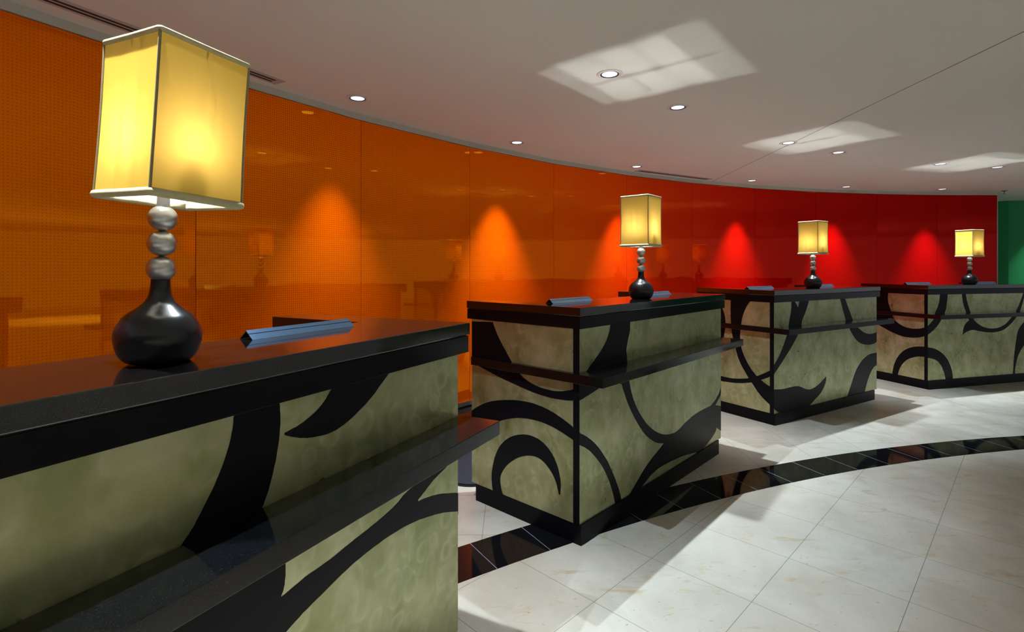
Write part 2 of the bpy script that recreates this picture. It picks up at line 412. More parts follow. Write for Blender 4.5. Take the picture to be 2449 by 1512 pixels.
# ------------------------------------------------------------------ reception desks
W, D, HT = 1.695, .7275, 1.10
ZP, ZF, PV = .094, 1.001, .034
SWIRLS = {
    "1left": [
        [(0.727,0.987),(0.563,0.995),(0.558,0.983),(0.552,0.971),(0.546,0.959),(0.539,0.947),(0.532,0.935),(0.524,0.923),(0.516,0.912),(0.507,0.9),(0.499,0.889),(0.49,0.878),(0.481,0.867),(0.471,0.855),(0.459,0.84),(0.446,0.824),(0.433,0.808),(0.42,0.793),(0.405,0.779),(0.391,0.764),(0.376,0.751),(0.362,0.74),(0.35,0.732),(0.339,0.726),(0.329,0.722),(0.316,0.717),(0.302,0.712),(0.287,0.707),(0.271,0.703),(0.255,0.7),(0.238,0.697),(0.221,0.695),(0.203,0.693),(0.186,0.693),(0.171,0.692),(0.155,0.692),(0.14,0.693),(0.125,0.695),(0.109,0.697),(0.094,0.7),(0.079,0.704),(0.065,0.708),(0.053,0.711),(0.041,0.715),(0.034,0.719),(0.034,0.723),(0.034,0.727),(0.034,0.73),(0.034,0.734),(0.034,0.738),(0.034,0.673),(0.034,0.671),(0.034,0.668),(0.034,0.666),(0.043,0.664),(0.056,0.662),(0.069,0.66),(0.084,0.659),(0.1,0.658),(0.117,0.657),(0.134,0.656),(0.15,0.656),(0.168,0.656),(0.186,0.657),(0.204,0.658),(0.224,0.659),(0.245,0.661),(0.266,0.663),(0.288,0.666),(0.309,0.669),(0.331,0.673),(0.352,0.677),(0.375,0.681),(0.397,0.685),(0.42,0.689),(0.442,0.693),(0.466,0.697),(0.489,0.702),(0.513,0.707),(0.537,0.712),(0.561,0.718),(0.585,0.724),(0.61,0.73),(0.634,0.736),(0.658,0.743),(0.68,0.749),(0.701,0.756),(0.721,0.763),(0.727,0.769)],
        [(0.727,0.481),(0.726,0.491),(0.712,0.501),(0.697,0.511),(0.68,0.521),(0.663,0.53),(0.645,0.54),(0.626,0.549),(0.607,0.557),(0.587,0.564),(0.568,0.571),(0.548,0.576),(0.528,0.582),(0.509,0.586),(0.49,0.59),(0.472,0.594),(0.453,0.597),(0.435,0.6),(0.417,0.603),(0.399,0.605),(0.381,0.607),(0.363,0.608),(0.346,0.609),(0.328,0.61),(0.311,0.61),(0.292,0.61),(0.274,0.609),(0.255,0.607),(0.237,0.605),(0.219,0.603),(0.201,0.599),(0.184,0.596),(0.166,0.591),(0.149,0.587),(0.132,0.581),(0.115,0.575),(0.098,0.569),(0.079,0.561),(0.058,0.552),(0.039,0.544),(0.034,0.536),(0.034,0.531),(0.034,0.527),(0.034,0.523),(0.034,0.519),(0.034,0.465),(0.034,0.468),(0.034,0.471),(0.034,0.474),(0.034,0.478),(0.037,0.483),(0.053,0.488),(0.07,0.493),(0.087,0.499),(0.103,0.504),(0.12,0.508),(0.137,0.513),(0.155,0.517),(0.172,0.52),(0.189,0.523),(0.207,0.525),(0.225,0.527),(0.243,0.528),(0.262,0.528),(0.28,0.528),(0.298,0.527),(0.314,0.527),(0.33,0.525),(0.345,0.523),(0.361,0.521),(0.379,0.518),(0.397,0.514),(0.415,0.509),(0.433,0.504),(0.45,0.499),(0.467,0.493),(0.484,0.486),(0.501,0.479),(0.518,0.471),(0.535,0.462),(0.553,0.453),(0.571,0.442),(0.589,0.43),(0.608,0.417),(0.626,0.404),(0.643,0.392),(0.658,0.38),(0.671,0.37),(0.683,0.359),(0.695,0.349),(0.707,0.339),(0.719,0.33),(0.727,0.32),(0.727,0.31)],
        [(0.558,0.094),(0.561,0.094),(0.564,0.1),(0.566,0.11),(0.568,0.12),(0.569,0.13),(0.57,0.141),(0.571,0.152),(0.571,0.163),(0.571,0.175),(0.57,0.187),(0.568,0.2),(0.565,0.214),(0.562,0.228),(0.558,0.242),(0.554,0.257),(0.549,0.273),(0.542,0.288),(0.535,0.303),(0.527,0.318),(0.518,0.332),(0.508,0.346),(0.497,0.358),(0.485,0.37),(0.473,0.381),(0.46,0.391),(0.447,0.4),(0.434,0.408),(0.42,0.415),(0.407,0.421),(0.392,0.427),(0.378,0.432),(0.363,0.436),(0.348,0.44),(0.334,0.442),(0.32,0.444),(0.306,0.445),(0.292,0.445),(0.278,0.444),(0.264,0.442),(0.25,0.44),(0.237,0.436),(0.224,0.431),(0.212,0.426),(0.2,0.419),(0.189,0.412),(0.18,0.405),(0.171,0.397),(0.162,0.389),(0.155,0.38),(0.147,0.37),(0.141,0.36),(0.134,0.349),(0.129,0.339),(0.124,0.328),(0.12,0.316),(0.117,0.305),(0.114,0.293),(0.111,0.282),(0.109,0.272),(0.108,0.261),(0.107,0.25),(0.107,0.239),(0.108,0.228),(0.109,0.216),(0.11,0.205),(0.118,0.202),(0.12,0.212),(0.123,0.221),(0.126,0.23),(0.129,0.24),(0.132,0.249),(0.136,0.258),(0.141,0.267),(0.146,0.275),(0.152,0.284),(0.159,0.293),(0.167,0.301),(0.175,0.309),(0.184,0.316),(0.193,0.323),(0.203,0.33),(0.213,0.335),(0.223,0.34),(0.233,0.343),(0.244,0.346),(0.255,0.347),(0.267,0.348),(0.281,0.347),(0.294,0.345),(0.307,0.342),(0.321,0.339),(0.334,0.334),(0.348,0.329),(0.361,0.323),(0.375,0.316),(0.388,0.309),(0.401,0.301),(0.413,0.292),(0.426,0.283),(0.438,0.274),(0.449,0.264),(0.46,0.254),(0.47,0.243),(0.479,0.232),(0.487,0.221),(0.494,0.21),(0.499,0.201),(0.503,0.191),(0.506,0.182),(0.508,0.172),(0.508,0.162),(0.508,0.153),(0.506,0.143),(0.504,0.133),(0.502,0.123),(0.498,0.112),(0.494,0.102),(0.49,0.094),(0.487,0.094),(0.484,0.094),(0.48,0.094),(0.477,0.094)],
    ],
    "1front": [
        [(0.264,1.001),(0.265,0.997),(0.264,0.994),(0.263,0.988),(0.261,0.981),(0.258,0.973),(0.254,0.964),(0.249,0.955),(0.243,0.945),(0.236,0.934),(0.228,0.924),(0.218,0.913),(0.206,0.902),(0.194,0.891),(0.18,0.88),(0.165,0.869),(0.148,0.858),(0.131,0.847),(0.115,0.836),(0.099,0.825),(0.083,0.815),(0.067,0.805),(0.052,0.793),(0.037,0.78),(0.023,0.766),(0.009,0.751),(0,0.736),(0,0.673),(0.002,0.672),(0.006,0.672),(0.012,0.673),(0.023,0.674),(0.035,0.676),(0.049,0.679),(0.062,0.681),(0.073,0.683),(0.083,0.685),(0.094,0.687),(0.105,0.689),(0.115,0.691),(0.124,0.693),(0.136,0.695),(0.153,0.698),(0.178,0.702),(0.209,0.707),(0.242,0.712),(0.274,0.717),(0.374,0.686),(0.379,0.675),(0.384,0.664),(0.39,0.653),(0.397,0.64),(0.405,0.626),(0.414,0.609),(0.424,0.592),(0.435,0.575),(0.447,0.558),(0.46,0.54),(0.474,0.522),(0.488,0.505),(0.502,0.488),(0.517,0.471),(0.532,0.454),(0.548,0.437),(0.565,0.419),(0.583,0.402),(0.601,0.385),(0.62,0.369),(0.638,0.355),(0.658,0.342),(0.676,0.331),(0.695,0.32),(0.712,0.311),(0.728,0.302),(0.744,0.295),(0.761,0.288),(0.779,0.282),(0.798,0.277),(0.817,0.273),(0.836,0.268),(0.817,0.26),(0.799,0.253),(0.781,0.247),(0.761,0.24),(0.74,0.233),(0.718,0.226),(0.695,0.218),(0.673,0.21),(0.651,0.201),(0.63,0.192),(0.609,0.182),(0.588,0.172),(0.57,0.162),(0.552,0.152),(0.535,0.142),(0.517,0.132),(0.498,0.121),(0.479,0.11),(0.46,0.099),(0.444,0.094),(0.433,0.094),(0.425,0.094),(0.418,0.094),(0.411,0.094),(0.538,0.094),(0.545,0.094),(0.553,0.094),(0.561,0.094),(0.57,0.094),(0.58,0.096),(0.592,0.1),(0.604,0.104),(0.62,0.108),(0.638,0.114),(0.659,0.121),(0.682,0.128),(0.706,0.133),(0.729,0.136),(0.753,0.139),(0.779,0.141),(0.807,0.142),(0.836,0.142),(0.868,0.141),(0.902,0.14),(0.937,0.139),(0.976,0.136),(1.018,0.133),(1.061,0.13),(1.103,0.126),(1.147,0.12),(1.192,0.114),(1.234,0.108),(1.268,0.103),(1.292,0.1),(1.307,0.097),(1.319,0.095),(1.333,0.094),(1.355,0.094),(1.36,0.094),(1.363,0.094),(1.368,0.094),(1.378,0.094),(1.395,0.097),(1.416,0.102),(1.44,0.107),(1.462,0.113),(1.482,0.118),(1.503,0.123),(1.522,0.129),(1.54,0.135),(1.557,0.141),(1.572,0.147),(1.586,0.154),(1.597,0.16),(1.605,0.166),(1.61,0.172),(1.614,0.178),(1.618,0.184),(1.695,0.144),(1.695,0.31),(1.695,0.312),(1.695,0.314),(1.695,0.317),(1.689,0.32),(1.676,0.323),(1.663,0.326),(1.65,0.33),(1.638,0.333),(1.627,0.335),(1.617,0.337),(1.607,0.339),(1.597,0.341),(1.608,0.349),(1.619,0.355),(1.631,0.362),(1.647,0.37),(1.667,0.381),(1.691,0.393),(1.695,0.406),(1.695,0.419),(1.695,0.469),(1.695,0.462),(1.695,0.455),(1.695,0.447),(1.692,0.439),(1.681,0.43),(1.67,0.421),(1.659,0.411),(1.647,0.403),(1.633,0.395),(1.619,0.388),(1.605,0.381),(1.589,0.374),(1.572,0.369),(1.554,0.363),(1.535,0.358),(1.516,0.353),(1.492,0.353),(1.469,0.354),(1.444,0.354),(1.415,0.354),(1.382,0.353),(1.344,0.352),(1.306,0.35),(1.268,0.347),(1.232,0.343),(1.195,0.337),(1.16,0.331),(1.13,0.326),(1.106,0.32),(1.086,0.315),(1.069,0.31),(1.051,0.306),(1.033,0.302),(1.015,0.3),(0.998,0.298),(0.981,0.296),(0.961,0.298),(0.941,0.3),(0.921,0.302),(0.901,0.305),(0.881,0.309),(0.86,0.313),(0.84,0.319),(0.818,0.325),(0.796,0.334),(0.773,0.343),(0.75,0.354),(0.728,0.365),(0.705,0.378),(0.683,0.392),(0.661,0.406),(0.641,0.421),(0.621,0.437),(0.603,0.454),(0.585,0.471),(0.568,0.488),(0.551,0.506),(0.536,0.524),(0.521,0.543),(0.508,0.561),(0.496,0.579),(0.485,0.598),(0.476,0.616),(0.468,0.633),(0.462,0.647),(0.458,0.66),(0.454,0.673),(0.449,0.686),(0.442,0.7),(0.434,0.715),(0.426,0.729),(0.421,0.743),(0.421,0.756),(0.423,0.768),(0.425,0.78),(0.427,0.791),(0.427,0.8),(0.426,0.809),(0.425,0.817),(0.423,0.825),(0.422,0.833),(0.42,0.841),(0.418,0.85),(0.418,0.859),(0.421,0.87),(0.425,0.882),(0.43,0.895),(0.434,0.906),(0.439,0.918),(0.444,0.929),(0.449,0.939),(0.453,0.95),(0.455,0.961),(0.456,0.972),(0.456,0.983),(0.456,0.991),(0.457,0.998),(0.457,1.001)],
        [(0,0.526),(0.001,0.522),(0.006,0.52),(0.012,0.516),(0.022,0.511),(0.034,0.505),(0.048,0.497),(0.062,0.489),(0.076,0.479),(0.092,0.469),(0.108,0.457),(0.125,0.444),(0.141,0.43),(0.158,0.415),(0.174,0.399),(0.19,0.382),(0.205,0.365),(0.22,0.348),(0.235,0.33),(0.249,0.311),(0.263,0.291),(0.276,0.271),(0.289,0.251),(0.302,0.23),(0.314,0.21),(0.325,0.189),(0.337,0.169),(0.346,0.15),(0.354,0.131),(0.361,0.114),(0.367,0.096),(0.374,0.094),(0.319,0.094),(0.315,0.094),(0.31,0.094),(0.307,0.102),(0.303,0.115),(0.298,0.128),(0.293,0.143),(0.286,0.158),(0.279,0.175),(0.271,0.192),(0.262,0.209),(0.253,0.226),(0.242,0.243),(0.231,0.26),(0.219,0.277),(0.207,0.294),(0.194,0.311),(0.18,0.327),(0.165,0.343),(0.149,0.359),(0.133,0.375),(0.116,0.39),(0.101,0.403),(0.088,0.414),(0.076,0.423),(0.065,0.43),(0.054,0.437),(0.043,0.444),(0.031,0.45),(0.021,0.455),(0.012,0.46),(0.006,0.463),(0.002,0.465),(0,0.467)],
    ],
    "2left": [
        [(0.4,1.001),(0.401,0.977),(0.401,0.954),(0.402,0.932),(0.402,0.909),(0.401,0.887),(0.401,0.864),(0.4,0.841),(0.398,0.817),(0.396,0.791),(0.394,0.767),(0.391,0.744),(0.389,0.725),(0.386,0.708),(0.383,0.692),(0.378,0.674),(0.373,0.654),(0.366,0.633),(0.359,0.611),(0.353,0.591),(0.348,0.572),(0.343,0.554),(0.338,0.537),(0.332,0.519),(0.325,0.502),(0.316,0.484),(0.308,0.467),(0.299,0.45),(0.289,0.434),(0.278,0.419),(0.267,0.404),(0.257,0.391),(0.249,0.378),(0.24,0.366),(0.233,0.355),(0.225,0.345),(0.218,0.337),(0.212,0.33),(0.206,0.323),(0.197,0.314),(0.186,0.3),(0.173,0.284),(0.159,0.267),(0.146,0.251),(0.133,0.238),(0.12,0.226),(0.106,0.214),(0.092,0.202),(0.074,0.189),(0.054,0.176),(0.036,0.164),(0.034,0.154),(0.034,0.147),(0.034,0.142),(0.034,0.138),(0.034,0.134),(0.034,0.297),(0.034,0.3),(0.034,0.303),(0.034,0.305),(0.034,0.308),(0.034,0.312),(0.042,0.316),(0.054,0.32),(0.065,0.324),(0.076,0.33),(0.086,0.335),(0.096,0.342),(0.107,0.348),(0.118,0.355),(0.13,0.363),(0.142,0.37),(0.154,0.379),(0.165,0.39),(0.177,0.401),(0.189,0.413),(0.201,0.426),(0.212,0.44),(0.224,0.455),(0.235,0.471),(0.245,0.488),(0.255,0.504),(0.265,0.521),(0.274,0.539),(0.282,0.556),(0.289,0.574),(0.294,0.591),(0.299,0.609),(0.303,0.627),(0.306,0.645),(0.307,0.664),(0.308,0.682),(0.309,0.701),(0.307,0.719),(0.305,0.738),(0.303,0.757),(0.3,0.776),(0.298,0.793),(0.296,0.811),(0.293,0.827),(0.29,0.843),(0.287,0.857),(0.283,0.87),(0.279,0.882),(0.274,0.896),(0.268,0.911),(0.261,0.926),(0.253,0.942),(0.245,0.957),(0.236,0.97),(0.226,0.984),(0.217,0.996),(0.209,1.001),(0.204,1.001),(0.2,1.001),(0.197,1.001),(0.193,1.001)],
        [(0.596,0.333),(0.571,0.329),(0.545,0.324),(0.52,0.32),(0.498,0.317),(0.48,0.316),(0.464,0.315),(0.45,0.315),(0.435,0.315),(0.418,0.315),(0.401,0.315),(0.383,0.316),(0.366,0.318),(0.347,0.321),(0.328,0.324),(0.309,0.327),(0.29,0.331),(0.273,0.335),(0.257,0.338),(0.242,0.342),(0.225,0.347),(0.207,0.353),(0.189,0.361),(0.171,0.368),(0.154,0.376),(0.138,0.383),(0.123,0.391),(0.108,0.399),(0.092,0.408),(0.073,0.419),(0.054,0.431),(0.035,0.443),(0.034,0.452),(0.034,0.459),(0.034,0.463),(0.034,0.467),(0.034,0.471),(0.034,0.419),(0.034,0.414),(0.034,0.41),(0.034,0.405),(0.034,0.399),(0.034,0.393),(0.044,0.386),(0.057,0.379),(0.069,0.373),(0.08,0.368),(0.09,0.363),(0.1,0.358),(0.111,0.353),(0.121,0.348),(0.132,0.343),(0.143,0.338),(0.154,0.333),(0.164,0.328),(0.175,0.324),(0.187,0.319),(0.201,0.314),(0.219,0.309),(0.239,0.304),(0.261,0.298),(0.282,0.293),(0.303,0.289),(0.325,0.286),(0.346,0.282),(0.366,0.28),(0.384,0.278),(0.401,0.277),(0.418,0.276),(0.435,0.275),(0.45,0.274),(0.464,0.273),(0.48,0.272),(0.498,0.273),(0.52,0.275),(0.545,0.278),(0.571,0.282),(0.596,0.286)],
        [(0.523,1.001),(0.513,0.985),(0.502,0.961),(0.491,0.938),(0.483,0.919),(0.477,0.905),(0.472,0.894),(0.469,0.885),(0.465,0.874),(0.462,0.861),(0.459,0.848),(0.456,0.834),(0.455,0.822),(0.454,0.81),(0.454,0.798),(0.454,0.787),(0.455,0.776),(0.455,0.767),(0.456,0.758),(0.457,0.749),(0.459,0.737),(0.462,0.721),(0.465,0.702),(0.469,0.682),(0.473,0.663),(0.476,0.649),(0.478,0.637),(0.481,0.624),(0.487,0.604),(0.498,0.577),(0.512,0.543),(0.527,0.508),(0.541,0.474),(0.727,0.446),(0.727,1.001)],
    ],
    "2front": [
        [(0.242,1.001),(0.245,1.001),(0.247,0.996),(0.248,0.986),(0.249,0.974),(0.248,0.96),(0.245,0.943),(0.243,0.926),(0.24,0.911),(0.237,0.899),(0.233,0.889),(0.23,0.879),(0.226,0.867),(0.221,0.851),(0.216,0.833),(0.211,0.815),(0.205,0.796),(0.2,0.778),(0.195,0.76),(0.19,0.742),(0.184,0.726),(0.177,0.713),(0.17,0.701),(0.162,0.689),(0.154,0.677),(0.146,0.664),(0.138,0.65),(0.13,0.637),(0.12,0.622),(0.109,0.607),(0.097,0.59),(0.085,0.573),(0.072,0.558),(0.057,0.543),(0.041,0.528),(0.026,0.514),(0.014,0.504),(0.007,0.497),(0.002,0.494),(0,0.491),(0,0.489),(0,0.413),(0,0.415),(0.005,0.42),(0.014,0.428),(0.032,0.442),(0.054,0.46),(0.079,0.48),(0.101,0.498),(0.119,0.513),(0.136,0.528),(0.152,0.541),(0.169,0.555),(0.187,0.569),(0.204,0.584),(0.222,0.598),(0.239,0.613),(0.255,0.628),(0.27,0.643),(0.285,0.658),(0.299,0.672),(0.312,0.685),(0.323,0.696),(0.334,0.708),(0.345,0.722),(0.357,0.739),(0.37,0.758),(0.382,0.777),(0.391,0.794),(0.397,0.806),(0.399,0.815),(0.401,0.824),(0.406,0.834),(0.413,0.846),(0.422,0.858),(0.432,0.872),(0.442,0.885),(0.451,0.899),(0.46,0.912),(0.469,0.926),(0.478,0.941),(0.487,0.958),(0.497,0.977),(0.505,0.995),(0.511,1.001),(0.515,1.001),(0.518,1.001),(0.371,1.001),(0.368,1.001),(0.366,1),(0.362,0.99),(0.359,0.979),(0.356,0.97),(0.353,0.964),(0.35,0.958),(0.347,0.954),(0.345,0.948),(0.336,0.959),(0.327,0.969),(0.318,0.98),(0.31,0.988),(0.302,0.995),(0.295,1),(0.288,1.001),(0.281,1.001),(0.275,1.001),(0.269,1.001),(0.263,1.001),(0.257,1.001)],
        [(1.013,1.001),(1.016,1.001),(1.019,1.001),(1.025,0.994),(1.032,0.977),(1.04,0.959),(1.048,0.941),(1.056,0.924),(1.064,0.907),(1.073,0.89),(1.081,0.873),(1.091,0.856),(1.1,0.839),(1.11,0.822),(1.119,0.805),(1.173,0.728),(1.185,0.716),(1.197,0.703),(1.209,0.69),(1.223,0.677),(1.237,0.663),(1.252,0.648),(1.268,0.634),(1.285,0.621),(1.304,0.608),(1.323,0.596),(1.342,0.585),(1.362,0.576),(1.381,0.569),(1.4,0.563),(1.419,0.558),(1.44,0.554),(1.462,0.55),(1.485,0.546),(1.509,0.544),(1.532,0.542),(1.556,0.541),(1.58,0.541),(1.604,0.541),(1.626,0.543),(1.647,0.546),(1.667,0.551),(1.685,0.556),(1.695,0.561),(1.695,0.565),(1.695,0.568),(1.695,0.571),(1.695,0.575),(1.695,0.67),(1.695,0.667),(1.695,0.663),(1.695,0.66),(1.695,0.656),(1.685,0.653),(1.667,0.649),(1.647,0.646),(1.626,0.644),(1.604,0.643),(1.579,0.644),(1.555,0.645),(1.532,0.647),(1.511,0.65),(1.491,0.654),(1.472,0.659),(1.453,0.665),(1.433,0.673),(1.412,0.682),(1.393,0.691),(1.375,0.7),(1.359,0.708),(1.345,0.715),(1.331,0.722),(1.317,0.73),(1.239,0.804),(1.222,0.827),(1.205,0.852),(1.189,0.875),(1.175,0.896),(1.162,0.914),(1.151,0.93),(1.142,0.945),(1.132,0.96),(1.122,0.974),(1.113,0.988),(1.105,1),(1.098,1.001),(1.094,1.001),(1.091,1.001)],
        [(1.124,0.094),(1.129,0.094),(1.135,0.094),(1.141,0.094),(1.148,0.098),(1.158,0.11),(1.168,0.124),(1.18,0.14),(1.191,0.157),(1.203,0.174),(1.216,0.192),(1.229,0.21),(1.241,0.228),(1.253,0.247),(1.265,0.265),(1.278,0.283),(1.292,0.301),(1.307,0.318),(1.324,0.335),(1.343,0.351),(1.362,0.366),(1.383,0.38),(1.405,0.394),(1.429,0.406),(1.453,0.417),(1.477,0.427),(1.503,0.435),(1.529,0.442),(1.559,0.448),(1.594,0.451),(1.634,0.452),(1.672,0.452),(1.695,0.452),(1.695,0.336),(1.695,0.333),(1.695,0.33),(1.687,0.328),(1.671,0.325),(1.655,0.322),(1.64,0.316),(1.624,0.307),(1.608,0.296),(1.593,0.284),(1.579,0.271),(1.566,0.258),(1.554,0.245),(1.543,0.231),(1.532,0.216),(1.521,0.201),(1.511,0.185),(1.501,0.169),(1.492,0.154),(1.484,0.139),(1.477,0.125),(1.471,0.112),(1.466,0.101),(1.462,0.094),(1.459,0.094),(1.456,0.094),(1.453,0.094)],
        [(0,0.297),(0.001,0.295),(0.014,0.293),(0.037,0.291),(0.068,0.287),(0.1,0.284),(0.13,0.282),(0.156,0.282),(0.18,0.283),(0.204,0.284),(0.229,0.285),(0.255,0.285),(0.281,0.285),(0.307,0.285),(0.33,0.283),(0.348,0.281),(0.363,0.277),(0.377,0.273),(0.391,0.269),(0.407,0.263),(0.422,0.257),(0.438,0.25),(0.454,0.245),(0.472,0.24),(0.49,0.236),(0.509,0.233),(0.529,0.231),(0.549,0.232),(0.571,0.235),(0.593,0.239),(0.615,0.244),(0.637,0.25),(0.66,0.258),(0.682,0.267),(0.703,0.276),(0.724,0.286),(0.743,0.296),(0.763,0.306),(0.782,0.317),(0.781,0.306),(0.781,0.296),(0.78,0.285),(0.777,0.274),(0.77,0.262),(0.762,0.249),(0.753,0.235),(0.743,0.223),(0.732,0.211),(0.72,0.201),(0.707,0.19),(0.692,0.18),(0.675,0.17),(0.657,0.161),(0.637,0.151),(0.615,0.141),(0.591,0.129),(0.564,0.116),(0.539,0.104),(0.518,0.094),(0.503,0.094),(0.493,0.094),(0.485,0.094),(0.475,0.094),(0.076,0.094),(0.014,0.126),(0,0.144)],
    ],
    "3left": [
        [(0.727,1.001),(0.425,1.001),(0.429,1),(0.432,0.987),(0.435,0.972),(0.436,0.957),(0.436,0.941),(0.435,0.924),(0.432,0.906),(0.429,0.887),(0.422,0.867),(0.414,0.845),(0.406,0.824),(0.4,0.806),(0.396,0.792),(0.393,0.781),(0.39,0.771),(0.386,0.759),(0.38,0.745),(0.373,0.729),(0.365,0.714),(0.355,0.701),(0.344,0.69),(0.331,0.68),(0.317,0.671),(0.302,0.663),(0.286,0.655),(0.27,0.647),(0.252,0.64),(0.233,0.634),(0.213,0.63),(0.191,0.628),(0.17,0.627),(0.149,0.627),(0.129,0.628),(0.11,0.63),(0.092,0.633),(0.076,0.636),(0.061,0.641),(0.048,0.646),(0.035,0.651),(0.034,0.657),(0.034,0.663),(0.034,0.668),(0.034,0.674),(0.034,0.68),(0.034,0.586),(0.034,0.581),(0.034,0.575),(0.034,0.57),(0.034,0.564),(0.035,0.559),(0.048,0.553),(0.061,0.548),(0.076,0.543),(0.092,0.539),(0.11,0.535),(0.129,0.532),(0.149,0.529),(0.169,0.527),(0.19,0.526),(0.212,0.525),(0.233,0.525),(0.254,0.527),(0.276,0.531),(0.297,0.535),(0.32,0.54),(0.344,0.547),(0.369,0.555),(0.394,0.563),(0.418,0.572),(0.44,0.581),(0.461,0.59),(0.481,0.599),(0.5,0.607),(0.517,0.613),(0.532,0.619),(0.547,0.625),(0.566,0.636),(0.589,0.651),(0.614,0.67),(0.642,0.692),(0.672,0.716),(0.708,0.743),(0.727,0.773),(0.727,0.804),(0.727,0.834),(0.727,0.863),(0.727,0.892),(0.727,0.921),(0.727,0.949)],
        [(0.386,0.094),(0.383,0.094),(0.382,0.102),(0.379,0.121),(0.376,0.14),(0.373,0.159),(0.368,0.178),(0.363,0.196),(0.358,0.214),(0.35,0.233),(0.342,0.252),(0.333,0.272),(0.322,0.291),(0.311,0.309),(0.299,0.325),(0.287,0.34),(0.273,0.355),(0.259,0.368),(0.243,0.381),(0.226,0.393),(0.209,0.403),(0.191,0.412),(0.173,0.42),(0.155,0.427),(0.136,0.433),(0.116,0.438),(0.093,0.442),(0.068,0.445),(0.044,0.447),(0.034,0.449),(0.034,0.336),(0.034,0.338),(0.039,0.338),(0.056,0.338),(0.074,0.336),(0.092,0.334),(0.108,0.33),(0.125,0.325),(0.141,0.319),(0.157,0.312),(0.175,0.304),(0.192,0.294),(0.209,0.284),(0.225,0.272),(0.239,0.258),(0.253,0.243),(0.265,0.227),(0.276,0.211),(0.286,0.195),(0.294,0.178),(0.301,0.162),(0.306,0.146),(0.311,0.13),(0.315,0.114),(0.318,0.1),(0.32,0.094)],
    ],
    "3front": [
        [(0.18,1.001),(0.178,1.001),(0.176,1),(0.174,0.976),(0.171,0.95),(0.167,0.928),(0.161,0.91),(0.154,0.893),(0.146,0.877),(0.139,0.863),(0.132,0.85),(0.125,0.838),(0.118,0.827),(0.111,0.814),(0.105,0.798),(0.1,0.78),(0.095,0.763),(0.089,0.749),(0.083,0.739),(0.077,0.731),(0.07,0.724),(0.061,0.717),(0.05,0.707),(0.037,0.696),(0.023,0.686),(0.011,0.677),(0.001,0.671),(0,0.666),(0,0.662),(0,0.658),(0,0.564),(0,0.568),(0,0.572),(0,0.577),(0.011,0.583),(0.027,0.592),(0.045,0.602),(0.065,0.614),(0.083,0.626),(0.1,0.639),(0.118,0.652),(0.134,0.666),(0.15,0.681),(0.165,0.697),(0.18,0.713),(0.193,0.73),(0.206,0.746),(0.217,0.76),(0.228,0.774),(0.237,0.788),(0.245,0.803),(0.252,0.818),(0.258,0.834),(0.263,0.85),(0.268,0.868),(0.272,0.888),(0.276,0.909),(0.28,0.931),(0.283,0.951),(0.285,0.971),(0.286,0.99),(0.287,1.001)],
        [(0,0.45),(0,0.448),(0.011,0.444),(0.029,0.441),(0.05,0.438),(0.073,0.434),(0.094,0.428),(0.114,0.422),(0.134,0.415),(0.153,0.406),(0.172,0.396),(0.192,0.384),(0.213,0.37),(0.233,0.355),(0.251,0.339),(0.267,0.323),(0.282,0.306),(0.295,0.288),(0.308,0.27),(0.319,0.25),(0.33,0.229),(0.339,0.207),(0.347,0.185),(0.354,0.161),(0.358,0.135),(0.362,0.111),(0.364,0.094),(0.366,0.094),(0.262,0.094),(0.259,0.094),(0.257,0.094),(0.254,0.108),(0.25,0.123),(0.245,0.14),(0.24,0.157),(0.233,0.174),(0.225,0.191),(0.216,0.209),(0.206,0.225),(0.194,0.242),(0.18,0.258),(0.165,0.273),(0.15,0.286),(0.134,0.296),(0.118,0.305),(0.1,0.312),(0.083,0.318),(0.065,0.323),(0.045,0.327),(0.027,0.33),(0.011,0.332),(0,0.334),(0,0.336)],
